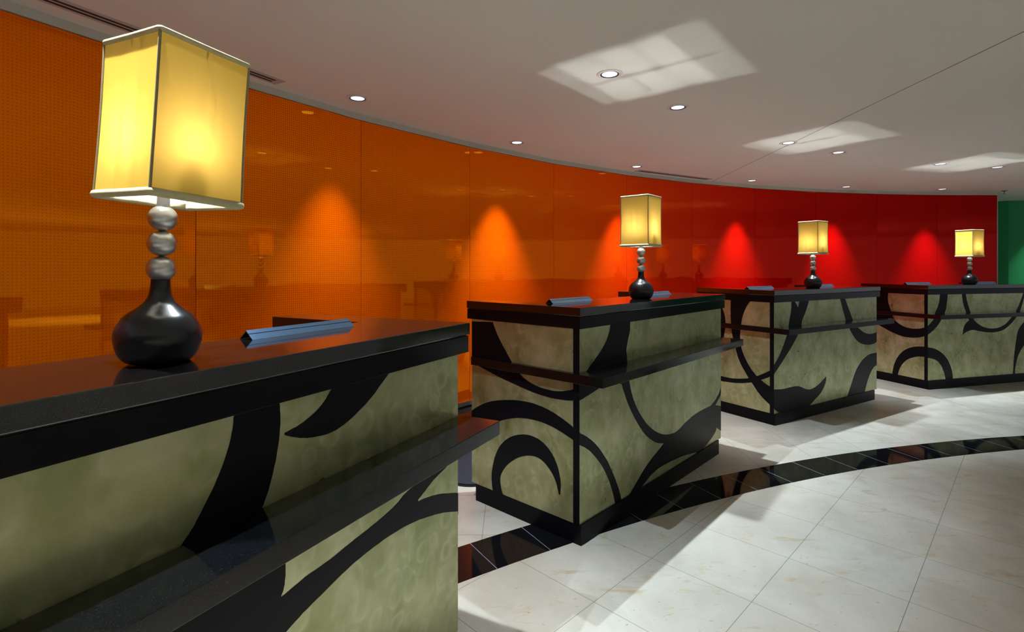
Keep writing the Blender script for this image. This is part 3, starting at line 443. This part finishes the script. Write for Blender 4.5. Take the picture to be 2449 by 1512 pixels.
        [(0.494,1.001),(0.496,1.001),(0.499,0.999),(0.502,0.978),(0.506,0.956),(0.51,0.936),(0.514,0.918),(0.519,0.901),(0.524,0.885),(0.53,0.868),(0.538,0.852),(0.546,0.835),(0.554,0.819),(0.562,0.804),(0.567,0.789),(0.572,0.774),(0.577,0.761),(0.582,0.748),(0.589,0.738),(0.596,0.73),(0.603,0.723),(0.61,0.715),(0.602,0.711),(0.594,0.707),(0.586,0.703),(0.577,0.698),(0.568,0.691),(0.558,0.684),(0.549,0.675),(0.541,0.666),(0.534,0.656),(0.529,0.645),(0.524,0.634),(0.52,0.621),(0.517,0.607),(0.514,0.591),(0.512,0.574),(0.51,0.558),(0.518,0.564),(0.526,0.571),(0.535,0.577),(0.546,0.583),(0.56,0.588),(0.576,0.594),(0.592,0.598),(0.608,0.602),(0.623,0.605),(0.638,0.607),(0.653,0.608),(0.671,0.607),(0.693,0.605),(0.717,0.6),(0.741,0.595),(0.766,0.591),(0.79,0.587),(0.814,0.583),(0.838,0.58),(0.862,0.577),(0.886,0.575),(0.91,0.573),(0.934,0.572),(0.958,0.571),(0.983,0.571),(1.008,0.572),(1.032,0.574),(1.056,0.577),(1.079,0.581),(1.101,0.585),(1.122,0.591),(1.143,0.597),(1.164,0.606),(1.183,0.616),(1.202,0.627),(1.22,0.637),(1.238,0.648),(1.254,0.658),(1.27,0.669),(1.287,0.682),(1.305,0.698),(1.325,0.715),(1.343,0.733),(1.36,0.75),(1.373,0.764),(1.384,0.777),(1.394,0.79),(1.404,0.805),(1.415,0.824),(1.425,0.845),(1.435,0.867),(1.444,0.889),(1.453,0.912),(1.462,0.937),(1.471,0.961),(1.478,0.982),(1.483,1),(1.487,1.001),(1.491,1.001),(1.495,1.001),(1.466,1.001),(1.463,1.001),(1.457,0.998),(1.452,0.984),(1.444,0.969),(1.436,0.953),(1.427,0.936),(1.418,0.919),(1.408,0.901),(1.398,0.883),(1.388,0.866),(1.377,0.85),(1.366,0.835),(1.355,0.82),(1.343,0.805),(1.33,0.79),(1.316,0.776),(1.302,0.762),(1.287,0.748),(1.271,0.734),(1.254,0.719),(1.237,0.705),(1.22,0.692),(1.204,0.68),(1.189,0.67),(1.172,0.66),(1.154,0.651),(1.134,0.643),(1.113,0.635),(1.09,0.628),(1.067,0.623),(1.043,0.619),(1.019,0.616),(0.994,0.615),(0.969,0.614),(0.945,0.615),(0.92,0.617),(0.896,0.62),(0.872,0.624),(0.85,0.629),(0.828,0.635),(0.807,0.642),(0.787,0.651),(0.768,0.659),(0.749,0.669),(0.731,0.679),(0.713,0.691),(0.696,0.704),(0.679,0.719),(0.663,0.734),(0.65,0.749),(0.641,0.763),(0.635,0.777),(0.63,0.791),(0.624,0.806),(0.616,0.822),(0.608,0.839),(0.6,0.857),(0.593,0.874),(0.586,0.893),(0.579,0.912),(0.572,0.932),(0.567,0.95),(0.562,0.968),(0.558,0.986),(0.554,1.001),(0.551,1.001),(0.549,1.001)],
        [(1.695,0.763),(1.695,0.758),(1.695,0.754),(1.68,0.749),(1.649,0.743),(1.623,0.737),(1.6,0.73),(1.579,0.722),(1.557,0.714),(1.534,0.704),(1.511,0.692),(1.489,0.681),(1.469,0.669),(1.452,0.658),(1.437,0.647),(1.423,0.636),(1.41,0.624),(1.397,0.61),(1.385,0.596),(1.374,0.58),(1.365,0.563),(1.358,0.544),(1.353,0.524),(1.348,0.502),(1.343,0.478),(1.337,0.451),(1.331,0.422),(1.326,0.392),(1.32,0.362),(1.316,0.332),(1.311,0.302),(1.307,0.272),(1.304,0.246),(1.301,0.225),(1.299,0.207),(1.298,0.189),(1.296,0.169),(1.294,0.144),(1.292,0.117),(1.291,0.094),(1.316,0.094),(1.318,0.094),(1.32,0.112),(1.323,0.134),(1.327,0.158),(1.332,0.183),(1.338,0.207),(1.346,0.234),(1.355,0.259),(1.365,0.282),(1.375,0.302),(1.386,0.319),(1.398,0.335),(1.41,0.35),(1.423,0.365),(1.435,0.38),(1.45,0.394),(1.469,0.411),(1.493,0.43),(1.521,0.452),(1.551,0.474),(1.58,0.493),(1.608,0.508),(1.637,0.521),(1.665,0.533),(1.695,0.544),(1.695,0.554),(1.695,0.563),(1.695,0.571),(1.695,0.579)],
    ],
    "0front": [
        [(0.903,1.001),(0.901,1.001),(0.899,0.995),(0.899,0.988),(0.898,0.98),(0.897,0.973),(0.895,0.966),(0.894,0.959),(0.892,0.952),(0.89,0.945),(0.887,0.937),(0.884,0.929),(0.881,0.921),(0.878,0.913),(0.874,0.905),(0.87,0.897),(0.866,0.89),(0.862,0.881),(0.857,0.873),(0.851,0.864),(0.845,0.855),(0.839,0.846),(0.834,0.838),(0.828,0.83),(0.823,0.822),(0.817,0.815),(0.813,0.81),(0.81,0.808),(0.806,0.804),(0.798,0.795),(0.784,0.78),(0.766,0.759),(0.747,0.737),(0.73,0.717),(0.715,0.698),(0.7,0.68),(0.686,0.662),(0.671,0.642),(0.657,0.622),(0.642,0.6),(0.628,0.578),(0.614,0.557),(0.94,0.47),(0.949,0.475),(0.957,0.48),(0.965,0.485),(0.975,0.49),(0.986,0.495),(0.997,0.5),(1.009,0.505),(1.021,0.509),(1.032,0.513),(1.042,0.516),(1.053,0.519),(1.064,0.523),(1.076,0.525),(1.088,0.528),(1.101,0.531),(1.113,0.533),(1.126,0.536),(1.14,0.539),(1.153,0.542),(1.167,0.545),(1.181,0.548),(1.195,0.55),(1.21,0.553),(1.225,0.555),(1.241,0.556),(1.258,0.558),(1.275,0.559),(1.293,0.56),(1.311,0.56),(1.329,0.561),(1.348,0.561),(1.367,0.56),(1.387,0.559),(1.408,0.558),(1.429,0.556),(1.449,0.553),(1.469,0.55),(1.489,0.547),(1.508,0.542),(1.528,0.538),(1.547,0.533),(1.566,0.529),(1.586,0.523),(1.607,0.517),(1.63,0.509),(1.655,0.5),(1.678,0.491),(1.695,0.485),(1.695,0.48),(1.695,0.476),(1.695,0.536),(1.695,0.539),(1.695,0.541),(1.695,0.545),(1.678,0.552),(1.655,0.56),(1.629,0.569),(1.607,0.577),(1.587,0.583),(1.567,0.588),(1.55,0.592),(1.534,0.595),(1.519,0.598),(1.507,0.6),(1.496,0.601),(1.487,0.601),(1.483,0.602),(1.481,0.603),(1.479,0.608),(1.488,0.611),(1.497,0.614),(1.505,0.618),(1.515,0.621),(1.525,0.626),(1.536,0.63),(1.547,0.635),(1.56,0.639),(1.574,0.642),(1.59,0.646),(1.606,0.649),(1.62,0.652),(1.632,0.656),(1.643,0.659),(1.653,0.663),(1.663,0.666),(1.54,0.668),(1.51,0.664),(1.48,0.659),(1.451,0.654),(1.428,0.649),(1.412,0.645),(1.402,0.641),(1.394,0.637),(1.383,0.634),(1.369,0.63),(1.353,0.627),(1.336,0.624),(1.317,0.621),(1.295,0.618),(1.272,0.615),(1.248,0.613),(1.225,0.611),(1.204,0.608),(1.183,0.606),(1.163,0.603),(1.143,0.601),(1.124,0.6),(1.106,0.599),(1.088,0.599),(1.071,0.598),(1.053,0.595),(1.036,0.593),(1.021,0.59),(1.011,0.589),(1.006,0.588),(1.007,0.59),(1.008,0.594),(1.01,0.597),(1.012,0.6),(1.013,0.603),(1.014,0.607),(1.016,0.612),(1.016,0.618),(1.017,0.624),(1.018,0.629),(1.018,0.635),(1.018,0.64),(1.018,0.645),(1.018,0.649),(1.018,0.654),(1.017,0.657),(1.017,0.661),(1.017,0.664),(0.954,0.783),(0.956,0.786),(0.957,0.788),(0.959,0.791),(0.961,0.796),(0.965,0.804),(0.97,0.814),(0.975,0.824),(0.979,0.835),(0.983,0.847),(0.987,0.859),(0.99,0.871),(0.994,0.883),(0.996,0.894),(0.998,0.904),(1,0.914),(1.002,0.925),(1.003,0.935),(1.004,0.946),(1.005,0.956),(1.005,0.966),(1.005,0.975),(1.004,0.984),(1.004,0.993),(1.003,1)],
        [(1.157,1.001),(1.153,1.001),(1.151,1.001),(1.148,1),(1.143,0.994),(1.137,0.988),(1.131,0.981),(1.125,0.975),(1.118,0.969),(1.11,0.964),(1.102,0.959),(1.094,0.955),(1.085,0.951),(1.075,0.947),(1.066,0.943),(1.057,0.941),(1.047,0.938),(1.037,0.937),(1.028,0.935),(1.022,0.934),(1.018,0.934),(1.016,0.932),(1.016,0.93),(1.018,0.928),(1.022,0.926),(1.028,0.923),(1.037,0.919),(1.047,0.915),(1.057,0.911),(1.065,0.909),(1.074,0.906),(1.084,0.904),(1.094,0.902),(1.105,0.901),(1.117,0.899),(1.129,0.898),(1.141,0.898),(1.152,0.899),(1.164,0.9),(1.175,0.903),(1.187,0.906),(1.199,0.91),(1.212,0.915),(1.224,0.92),(1.236,0.926),(1.249,0.932),(1.261,0.938),(1.273,0.945),(1.285,0.952),(1.296,0.959),(1.306,0.967),(1.316,0.975),(1.325,0.981),(1.333,0.987),(1.34,0.992),(1.345,0.996),(1.351,1),(1.356,1.001),(1.36,1.001),(1.364,1.001),(1.368,1.001)],
    ],
}
def fill_poly(bm, poly, to3, th, mi=0):
    """thin inlay: triangulated outline of a 2-D shape plus its edge walls; to3(a, z, depth) -> xyz"""
    vs = [bm.verts.new(to3(a, z, th)) for a, z in poly]
    n = len(vs); es = []
    for i in range(n): es.append(bm.edges.new((vs[i], vs[(i + 1) % n])))
    r = bmesh.ops.triangle_fill(bm, use_beauty=True, use_dissolve=False, edges=es)
    back = [bm.verts.new(to3(a, z, 0.0)) for a, z in poly]
    for i in range(n):
        j = (i + 1) % n; bm.faces.new([vs[i], vs[j], back[j], back[i]])
def desk(k, x, y, ang, label):
    t = empty('reception_desk', (x, y, 0), ang)
    tag(t, label, 'reception desk', 'reception desks along the curved wall')
    RW = .158; FD = .33
    # plinth
    bm = bmesh.new()
    prism(bm, [(.002, -.008), (W - .055, -.008), (W - .055, D - .03), (W - RW, D - .03), (W - RW, FD), (RW, FD), (RW, D - .03), (.002, D - .03)], 0, ZP)
    link('plinth', bm, M_INLAY, t)
    # inner carcass
    bm = bmesh.new()
    prism(bm, [(.012, .012), (W - .012, .012), (W - .012, D - .002), (W - RW, D - .002), (W - RW, FD - .01), (RW, FD - .01), (RW, D - .002), (.012, D - .002)], ZP, 1.0595)
    link('carcass', bm, M_CORE, t)
    bm = bmesh.new(); box(bm, .0, W, 0, .012, ZP, ZF + .002); link('front_panel', bm, M_PANEL, t)
    bm = bmesh.new(); box(bm, 0, .012, PV, D, ZP, ZF + .002); link('side_panel', bm, M_PANEL, t)
    bm = bmesh.new(); box(bm, W - .012, W, .012, D, ZP, ZF + .002); link('side_panel', bm, M_PANEL, t)
    bm = bmesh.new(); box(bm, -.0015, .0125, .012, PV, ZP, ZF); box(bm, -.0015, .0, -.0015, .012, ZP, ZF); link('corner_post', bm, M_INLAY, t)
    fr = SWIRLS.get('%dfront' % k); sd = SWIRLS.get('%dleft' % k)
    if fr:
        bm = bmesh.new()
        for i, p in enumerate(fr): fill_poly(bm, p, lambda a, z, d: (a, -d, z), .0012 + .0002 * i)
        bmesh.ops.recalc_face_normals(bm, faces=bm.faces); link('swirl_inlay', bm, M_INLAY, t)
    if sd:
        bm = bmesh.new()
        for i, p in enumerate(sd): fill_poly(bm, p, lambda a, z, d: (-d, a, z), .0012 + .0002 * i)
        bmesh.ops.recalc_face_normals(bm, faces=bm.faces); link('swirl_inlay', bm, M_INLAY, t)
    # fascia band under the top
    def U(o_l, o_f, o_r, o_b, rw, fd):
        return [(-o_l, -o_f), (W + o_r, -o_f), (W + o_r, D + o_b), (W + o_r - rw, D + o_b), (W + o_r - rw, fd), (-o_l + rw, fd), (-o_l + rw, D + o_b), (-o_l, D + o_b)]
    bm = bmesh.new(); prism(bm, U(.003, .006, .056, .034, RW, FD - .004), ZF, 1.0565, .001); link('fascia', bm, M_LACQ, t)
    bm = bmesh.new(); prism(bm, U(.000, .001, .050, .028, RW - .006, FD - .008), 1.0560, 1.0605); link('shadow_gap', bm, M_CORE, t)
    bm = bmesh.new(); prism(bm, U(.0045, .0085, .060, .037, RW, FD), 1.060, HT, .0022); link('countertop', bm, M_GRANITE, t)
    # ledge: deep along the front, a narrow return on the left side
    bm = bmesh.new()
    prism(bm, [(-.030, -.147), (W + .016, -.147), (W + .016, -.0035), (-.0035, -.0035), (-.0035, D - .025), (-.030, D - .025)], .7535, .7975, .0015)
    link('ledge', bm, M_LEDGE, t)
    return t
DESKS = [(-.9416, .2050, 1.1032, 'black granite topped desk nearest the camera, green panels with large black swirls'),
         (.3109, 2.4176, .8246, 'green and black swirl desk second from the camera, crescent shape on its left side'),
         (2.1322, 4.2603, .5455, 'green and black swirl desk third from the camera, crossing black curves on its side'),
         (4.3891, 5.5242, .2785, 'farthest reception desk, black ring pattern wrapping its corner, cut by the right edge')]
desk_objs = [desk(k, *d) for k, d in enumerate(DESKS)]
def dl(k, u, v, z):
    x, y, a = DESKS[k][:3]; return (x + u * cos(a) - v * sin(a), y + u * sin(a) + v * cos(a), z)

# ------------------------------------------------------------------ table lamps
SH_A, SH_Z0, SH_Z1 = .0880, .317, .607
def lamp_proto():
    t = empty('table_lamp', (0, 0, 0))
    prof = smooth_prof([(.050, 0), (.056, .003), (.0650, .014), (.0715, .032), (.0738, .050), (.0705, .068), (.0575, .089), (.0400, .103), (.0262, .116), (.0197, .130), (.0172, .147), (.0165, .160)], 5)
    prof = [(0.0001, 0)] + prof + [(.0001, .161)]
    link('lamp_base', lathe(prof, 64), M_LAMPBASE, t, True)
    for zc in (.1805, .2305, .2800):
        bp = [(max(.0001, .0257 * cos(a)), zc + .0252 * sin(a)) for a in [radians(x) for x in range(-90, 91, 10)]]
        link('metal_ball', lathe(bp, 48), M_NICKEL, t, True)
    link('lamp_neck', lathe([(.0001, .30), (.0112, .30), (.0112, .372), (.009, .376), (.0001, .376)], 32), M_TUBE, t, True)
    # two upright bulbs on a socket cluster
    soc = bmesh.new()
    bmesh.ops.create_cone(soc, cap_ends=True, segments=20, radius1=.010, radius2=.010, depth=.04, matrix=Matrix.Translation((0, -.022, .385)))
    bmesh.ops.create_cone(soc, cap_ends=True, segments=20, radius1=.010, radius2=.010, depth=.04, matrix=Matrix.Translation((0, .022, .385)))
    box(soc, -.006, .006, -.03, .03, .364, .37)
    link('socket', soc, M_TUBE, t)
    for sy, zz in ((-.022, .412), (.022, .436)):
        b2 = bmesh.new(); bmesh.ops.create_uvsphere(b2, u_segments=20, v_segments=12, radius=BULB_R, matrix=Matrix.Translation((.0, sy, zz)))
        link('light_bulb', b2, M_BULB, t, True)
    # shade: four bowed silk walls
    bm = bmesh.new(); nz, nx = 10, 8; rings = []
    for i in range(nz + 1):
        tt = i / nz; z = SH_Z0 + (SH_Z1 - SH_Z0) * tt; a = SH_A * (1 - .016 * sin(pi * tt)) ; a *= 1.0 + .012 * (1 - tt)
        rg = []
        for s_ in range(4):
            for j in range(nx):
                w = -1 + 2 * j / nx; bow = 1 - .012 * sin(pi * j / nx)
                p = (w * a, -a * bow)
                for _ in range(s_): p = (-p[1], p[0])
                rg.append(bm.verts.new((p[0], p[1], z)))
        rings.append(rg)
    n = nx * 4
    for r0, r1 in zip(rings, rings[1:]):
        for i in range(n): bm.faces.new([r0[i], r0[(i + 1) % n], r1[(i + 1) % n], r1[i]])
    bmesh.ops.recalc_face_normals(bm, faces=bm.faces)
    sh = link('lamp_shade', bm, M_SILK, t)
    # piping round both rims and up the corners
    def tube_loop(pts, r, closed=True, seg=8):
        bm = bmesh.new(); rr = []; m_ = len(pts)
        for i, p in enumerate(pts):
            p = Vector(p); a = Vector(pts[(i - 1) % m_]) if closed or i else p; c = Vector(pts[(i + 1) % m_]) if closed or i < m_ - 1 else p
            d = (c - a).normalized(); up = Vector((0, 0, 1)) if abs(d.z) < .9 else Vector((1, 0, 0))
            s1 = d.cross(up).normalized(); s2 = s1.cross(d)
            rr.append([bm.verts.new(p + (s1 * cos(2 * pi * q / seg) + s2 * sin(2 * pi * q / seg)) * r) for q in range(seg)])
        for i in range(m_ if closed else m_ - 1):
            a, c = rr[i], rr[(i + 1) % m_]
            for q in range(seg): bm.faces.new([a[q], a[(q + 1) % seg], c[(q + 1) % seg], c[q]])
        bmesh.ops.recalc_face_normals(bm, faces=bm.faces)
        return bm
    def rim(z, a, r):
        pts = []
        for s_ in range(4):
            for w, d in ((-.97, -.995), (-.5, -.99), (0, -.985), (.5, -.99), (.97, -.995), (.995, -.97)):
                p = (w * a, d * a)
                for _ in range(s_): p = (-p[1], p[0])
                pts.append((p[0], p[1], z))
        return tube_loop(pts, r)
    link('shade_rim', rim(SH_Z1, SH_A, .0055), M_PIPING, sh, True)
    link('shade_rim', rim(SH_Z0, SH_A * 1.014, .0078), M_PIPING, sh, True)
    for sx in (-1, 1):
        for sy in (-1, 1):
            pts = []
            for i in range(nz + 1):
                tt = i / nz; a = SH_A * (1 - .016 * sin(pi * tt)) * (1 + .012 * (1 - tt)); pts.append((sx * a, sy * a, SH_Z0 + (SH_Z1 - SH_Z0) * tt))
            link('shade_seam', tube_loop(pts, .0026, False, 6), M_CORNER, sh, True)
    # spider holding the shade
    bm = bmesh.new(); box(bm, -SH_A * .97, SH_A * .97, -.0015, .0015, .585, .588); box(bm, -.0015, .0015, -SH_A * .97, SH_A * .97, .585, .588)
    for s_ in (-1, 1): box(bm, s_ * .047 - .0012, s_ * .047 + .0012, -.0012, .0012, .37, .586)
    box(bm, -.047, .047, -.0012, .0012, .368, .3705)
    bmesh.ops.create_uvsphere(bm, u_segments=12, v_segments=8, radius=.008, matrix=Matrix.Translation((0, 0, .594)))
    link('shade_harp', bm, M_NICKEL, sh)
    return t
lamp = lamp_proto()
LL = ['large lit table lamp on the nearest desk, yellow square shade over three silver balls',
      'lit lamp with black bulbous base standing on the second desk from the camera',
      'lit lamp on the third desk from the camera, in front of the red glass',
      'lit lamp on the farthest desk, closest to the green wall']
lamps = [lamp] + [copy_tree(lamp) for _ in range(3)]
for k, o in enumerate(lamps):
    o.location = dl(k, .845, .15, HT + .0003)
    o.rotation_euler = (0, 0, DESKS[k][2] + radians((0.8, 2.5, 1.5, 0)[k]))
    tag(o, LL[k], 'table lamp', 'table lamps on the reception desks')
# the nearest lamp leans a little to the right, its shade a little more
o = lamps[0]; rz = o.rotation_euler.z; o.location.z += .0016
o.rotation_euler = (Matrix.Rotation(radians(1.9), 3, 'Y') @ Matrix.Rotation(rz, 3, 'Z')).to_euler()
for c in o.children:
    if c.name.startswith('lamp_shade'):
        c.location = Matrix.Rotation(-rz, 3, 'Z') @ Vector((.004, 0, 0))
        R = Matrix.Rotation(-rz, 3, 'Z') @ Matrix.Rotation(radians(.9), 3, 'Y') @ Matrix.Rotation(radians(-1.3), 3, 'X') @ Matrix.Rotation(rz, 3, 'Z'); c.rotation_euler = R.to_euler()

# ------------------------------------------------------------------ folded metal strips lying on the countertops
def strip_proto():
    bm = bmesh.new(); L = .36; h = .023; d = .025; th = .0022
    def leaf(sgn, a0, a1):
        # sloping sheet from apex fraction a0 to a1
        p0 = Vector((0, sgn * d * a0, h * (1 - a0))); p1 = Vector((0, sgn * d * a1, h * (1 - a1)))
        n = Vector((0, sgn * h, d)).normalized() * th
        q = [p0, p1, p1 - n, p0 - n]
        if sgn > 0: q = q[::-1]
        a = [bm.verts.new((0, v.y, max(0, v.z))) for v in q]; b_ = [bm.verts.new((L, v.y, max(0, v.z))) for v in q]
        bm.faces.new(a); bm.faces.new(b_[::-1])
        for i in range(4): bm.faces.new([a[i], b_[i], b_[(i + 1) % 4], a[(i + 1) % 4]])
    leaf(-1, 0, .36); leaf(-1, .42, 1); leaf(1, 0, 1)
    bmesh.ops.recalc_face_normals(bm, faces=bm.faces)
    return link('document_rail', bm, M_STRIP)
sp = strip_proto()
SL = [(0, 1.135, 'long blue metallic folded strip on the nearest desk, right of the big lamp'),
      (1, .135, 'blue metallic folded strip left of the lamp on the second desk'),
      (1, 1.115, 'blue metallic folded strip half hidden behind the lamp on the second desk'),
      (2, .06, 'bluish metal strip left of the lamp on the third desk'),
      (2, 1.07, 'short end of bluish strip showing right of the lamp on the third desk'),
      (3, .06, 'pale bluish strip left of the lamp on the farthest desk'),
      (3, 1.10, 'pale bluish strip right of the lamp on the farthest desk')]
for i, (k, u, lab) in enumerate(SL):
    o = sp if i == 0 else copy_tree(sp)
    o.location = dl(k, u, .285, HT + .0003); o.rotation_euler = (0, 0, DESKS[k][2])
    tag(o, lab, 'metal strip', 'folded strips on the countertops')

# ------------------------------------------------------------------ mats behind the desks
def mat_proto():
    t = empty('floor_mat', (0, 0, 0)); r = .18; x0, x1, y0, y1 = 0, 1.45, 0, 1.0
    def rr(off):
        pts = []
        for cx, cy, a0 in ((x1 - r, y0 + r, -90), (x1 - r, y1 - r, 0), (x0 + r, y1 - r, 90), (x0 + r, y0 + r, 180)):
            for i in range(9):
                a = radians(a0 + i * 11.25); pts.append((cx + (r - off) * cos(a), cy + (r - off) * sin(a)))
        return pts
    bm = bmesh.new(); prism(bm, rr(0), 0.0015, .007); link('mat_edge', bm, M_RUBBER, t)
    bm = bmesh.new(); prism(bm, rr(.006), .007, .016, .002); link('mat_surface', bm, M_MAT, t)
    return t
fm = mat_proto(); fm.location = dl(1, .05, .79, 0); fm.rotation_euler = (0, 0, DESKS[1][2])
tag(fm, 'dark navy flecked floor mat seen in the gap between the two nearest desks', 'floor mat')

# ------------------------------------------------------------------ ceiling fittings
def downlight_proto():
    t = empty('ceiling_downlight', (0, 0, 0))
    link('trim_ring', lathe([(.056, -.004), (.060, -.006), (.076, -.003), (.078, -.0002), (.056, -.0002)], 40, True), M_WHITE, t, True)
    link('reflector_ring', lathe([(.046, -.0022), (.0550, -.0052), (.0558, -.0045), (.0558, -.0003), (.046, -.0003)], 40, True), M_DARKRING, t, True)
    link('lens', lathe([(.0001, -.0030), (.038, -.0030), (.0462, -.0020), (.0462, -.0004), (.0001, -.0004)], 40), M_LENS, t, True)
    return t
spot_d = bpy.data.lights.new('downlight_beam', 'SPOT'); spot_d.energy = SPOT_W; spot_d.color = (.74, .91, 1.0)
spot_d.spot_size = radians(80); spot_d.spot_blend = .55; spot_d.shadow_soft_size = .008
wash_d = bpy.data.lights.new('wall_wash_beam', 'SPOT'); wash_d.energy = SPOT_W * .80; wash_d.color = (1.0, .95, .88)
wash_d.spot_size = radians(58); wash_d.spot_blend = 1.0; wash_d.shadow_soft_size = .022
lob_d = spot_d.copy(); lob_d.name = 'lobby_beam'; lob_d.energy = SPOT_W * .32
back_d = spot_d.copy(); back_d.name = 'rear_fill_beam'; back_d.energy = SPOT_W * 4.4; back_d.color = (.96, .98, 1.0); lob_d.color = (1, .97, .92)  # rear beams are added fill, strong enough to lift the ceiling
dlp = downlight_proto(); first = True
DLS = [('w', 10.33, 143.58), ('w', 10.33, 134.18), ('w', 10.35, 124.11), ('w', 10.35, 112.9), ('w', 10.36, 103.5), ('w', 10.33, 94.72),
       ('i', 8.75, 139.51), ('i', 8.75, 133.61), ('i', 8.76, 122.09), ('i', 8.76, 116.67), ('i', 8.753, 106.04), ('i', 8.753, 100.5),
       ('i', 8.75, 157.0), ('i', 8.75, 151.2),
       ('o', 7.0, 154.5),
       ('b', -3.0, -3.2), ('b', -.4, -3.8), ('b', 2.6, -3.4), ('b', 5.6, -3.2), ('b', 8.4, -1.6), ('b', 10.0, -4.0), ('b', 11.5, 1.0)]  # unseen downlights added as fill, bounced off the floor onto the ceiling
DLAB = ['recessed downlight near the wall, first one right of the big lamp shade',
        'recessed downlight beside the orange glass, second along the wall edge',
        'recessed downlight just above the second lamp, by the near end of the slot vent',
        'recessed downlight near the wall right of the slot vent, above the red glass',
        'recessed downlight near the wall above the third lamp',
        'recessed downlight nearest the wall above the farthest lamp',
        'largest recessed downlight in the bright ceiling patch nearest the camera',
        'recessed downlight right of the largest one, edge of the nearest bright ceiling patch',
        'left recessed downlight in the middle bright ceiling patch, beside the joint line',
        'right recessed downlight of the middle bright ceiling patch',
        'left recessed downlight in the farthest bright ceiling patch',
        'rightmost recessed downlight, in the farthest bright ceiling patch']
for i, (kd, r, a) in enumerate(DLS):
    o = dlp if first else copy_tree(dlp); first = False
    x, y = wp(r, a) if kd != 'b' else (r, a); o.location = (x, y, CEIL_Z)
    lab = DLAB[i] if i < len(DLAB) and DLAB[i] else 'unseen recessed ceiling downlight assumed on the lobby side, outside the picture'
    tag(o, lab, 'downlight', 'recessed ceiling downlights')
    b = bpy.data.objects.new('downlight_beam', {'w': wash_d, 'i': spot_d, 'o': lob_d, 'b': back_d}[kd]); COL.objects.link(b); b.parent = o; b.location = (0, 0, -.03)
# one more over the green wall
o = copy_tree([c for c in [dlp]][0])
for c in list(o.children):
    if c.type == 'LIGHT': bpy.data.objects.remove(c, do_unlink=True)
o.location = (9.0, 8.72, CEIL_Z); tag(o, 'recessed downlight over the green wall at the right edge', 'downlight', 'recessed ceiling downlights')
b = bpy.data.objects.new('downlight_beam', wash_d); COL.objects.link(b); b.parent = o; b.location = (0, 0, -.03)

def vent(r, a0, a1, label):
    p = Vector(wp(r, a0)); q = Vector(wp(r, a1)); mid = (p + q) / 2; L = (q - p).length; ang = atan2(q.y - p.y, q.x - p.x)
    t = empty('slot_vent', (mid.x, mid.y, CEIL_Z), ang); tag(t, label, 'air vent', 'slot vents in the ceiling')
    h = L / 2; w = .052
    bm = bmesh.new(); box(bm, -h, h, -w, w, -.0032, -.0003, 0, .0008); link('vent_frame', bm, M_TRIM2, t)
    for s_ in (-1, 1):
        bm = bmesh.new(); box(bm, -h + .05, h - .05, s_ * .017 - .0085, s_ * .017 + .0085, -.0046, -.0032); link('vent_slot', bm, M_SLOT, t)
M_TRIM2 = paint('vent_frame_paint', (.50, .47, .46), .03, .6, 3)
vent(10.485, 157.5, 146.2, 'long two-slot ceiling vent above the big lamp, running along the orange wall')
vent(10.515, 123.1, 116.1, 'slim dark slot vent in the ceiling above the red glass, right of the second lamp')

t = empty('fire_sprinkler', (7.48, 7.95, CEIL_Z)); tag(t, 'small sprinkler head on the ceiling at the end of the red wall', 'sprinkler')
link('escutcheon', lathe([(.0001, -.008), (.020, -.008), (.042, -.002), (.044, -.0004), (.0001, -.0004)], 24), M_DARKRING, t, True)
link('sprinkler_body', lathe([(.0001, -.045), (.006, -.045), (.009, -.03), (.009, -.008), (.0001, -.008)], 16), M_NICKEL, t, True)
link('deflector', lathe([(.0001, -.049), (.017, -.049), (.017, -.0465), (.0001, -.0465)], 20), M_NICKEL, t, True)
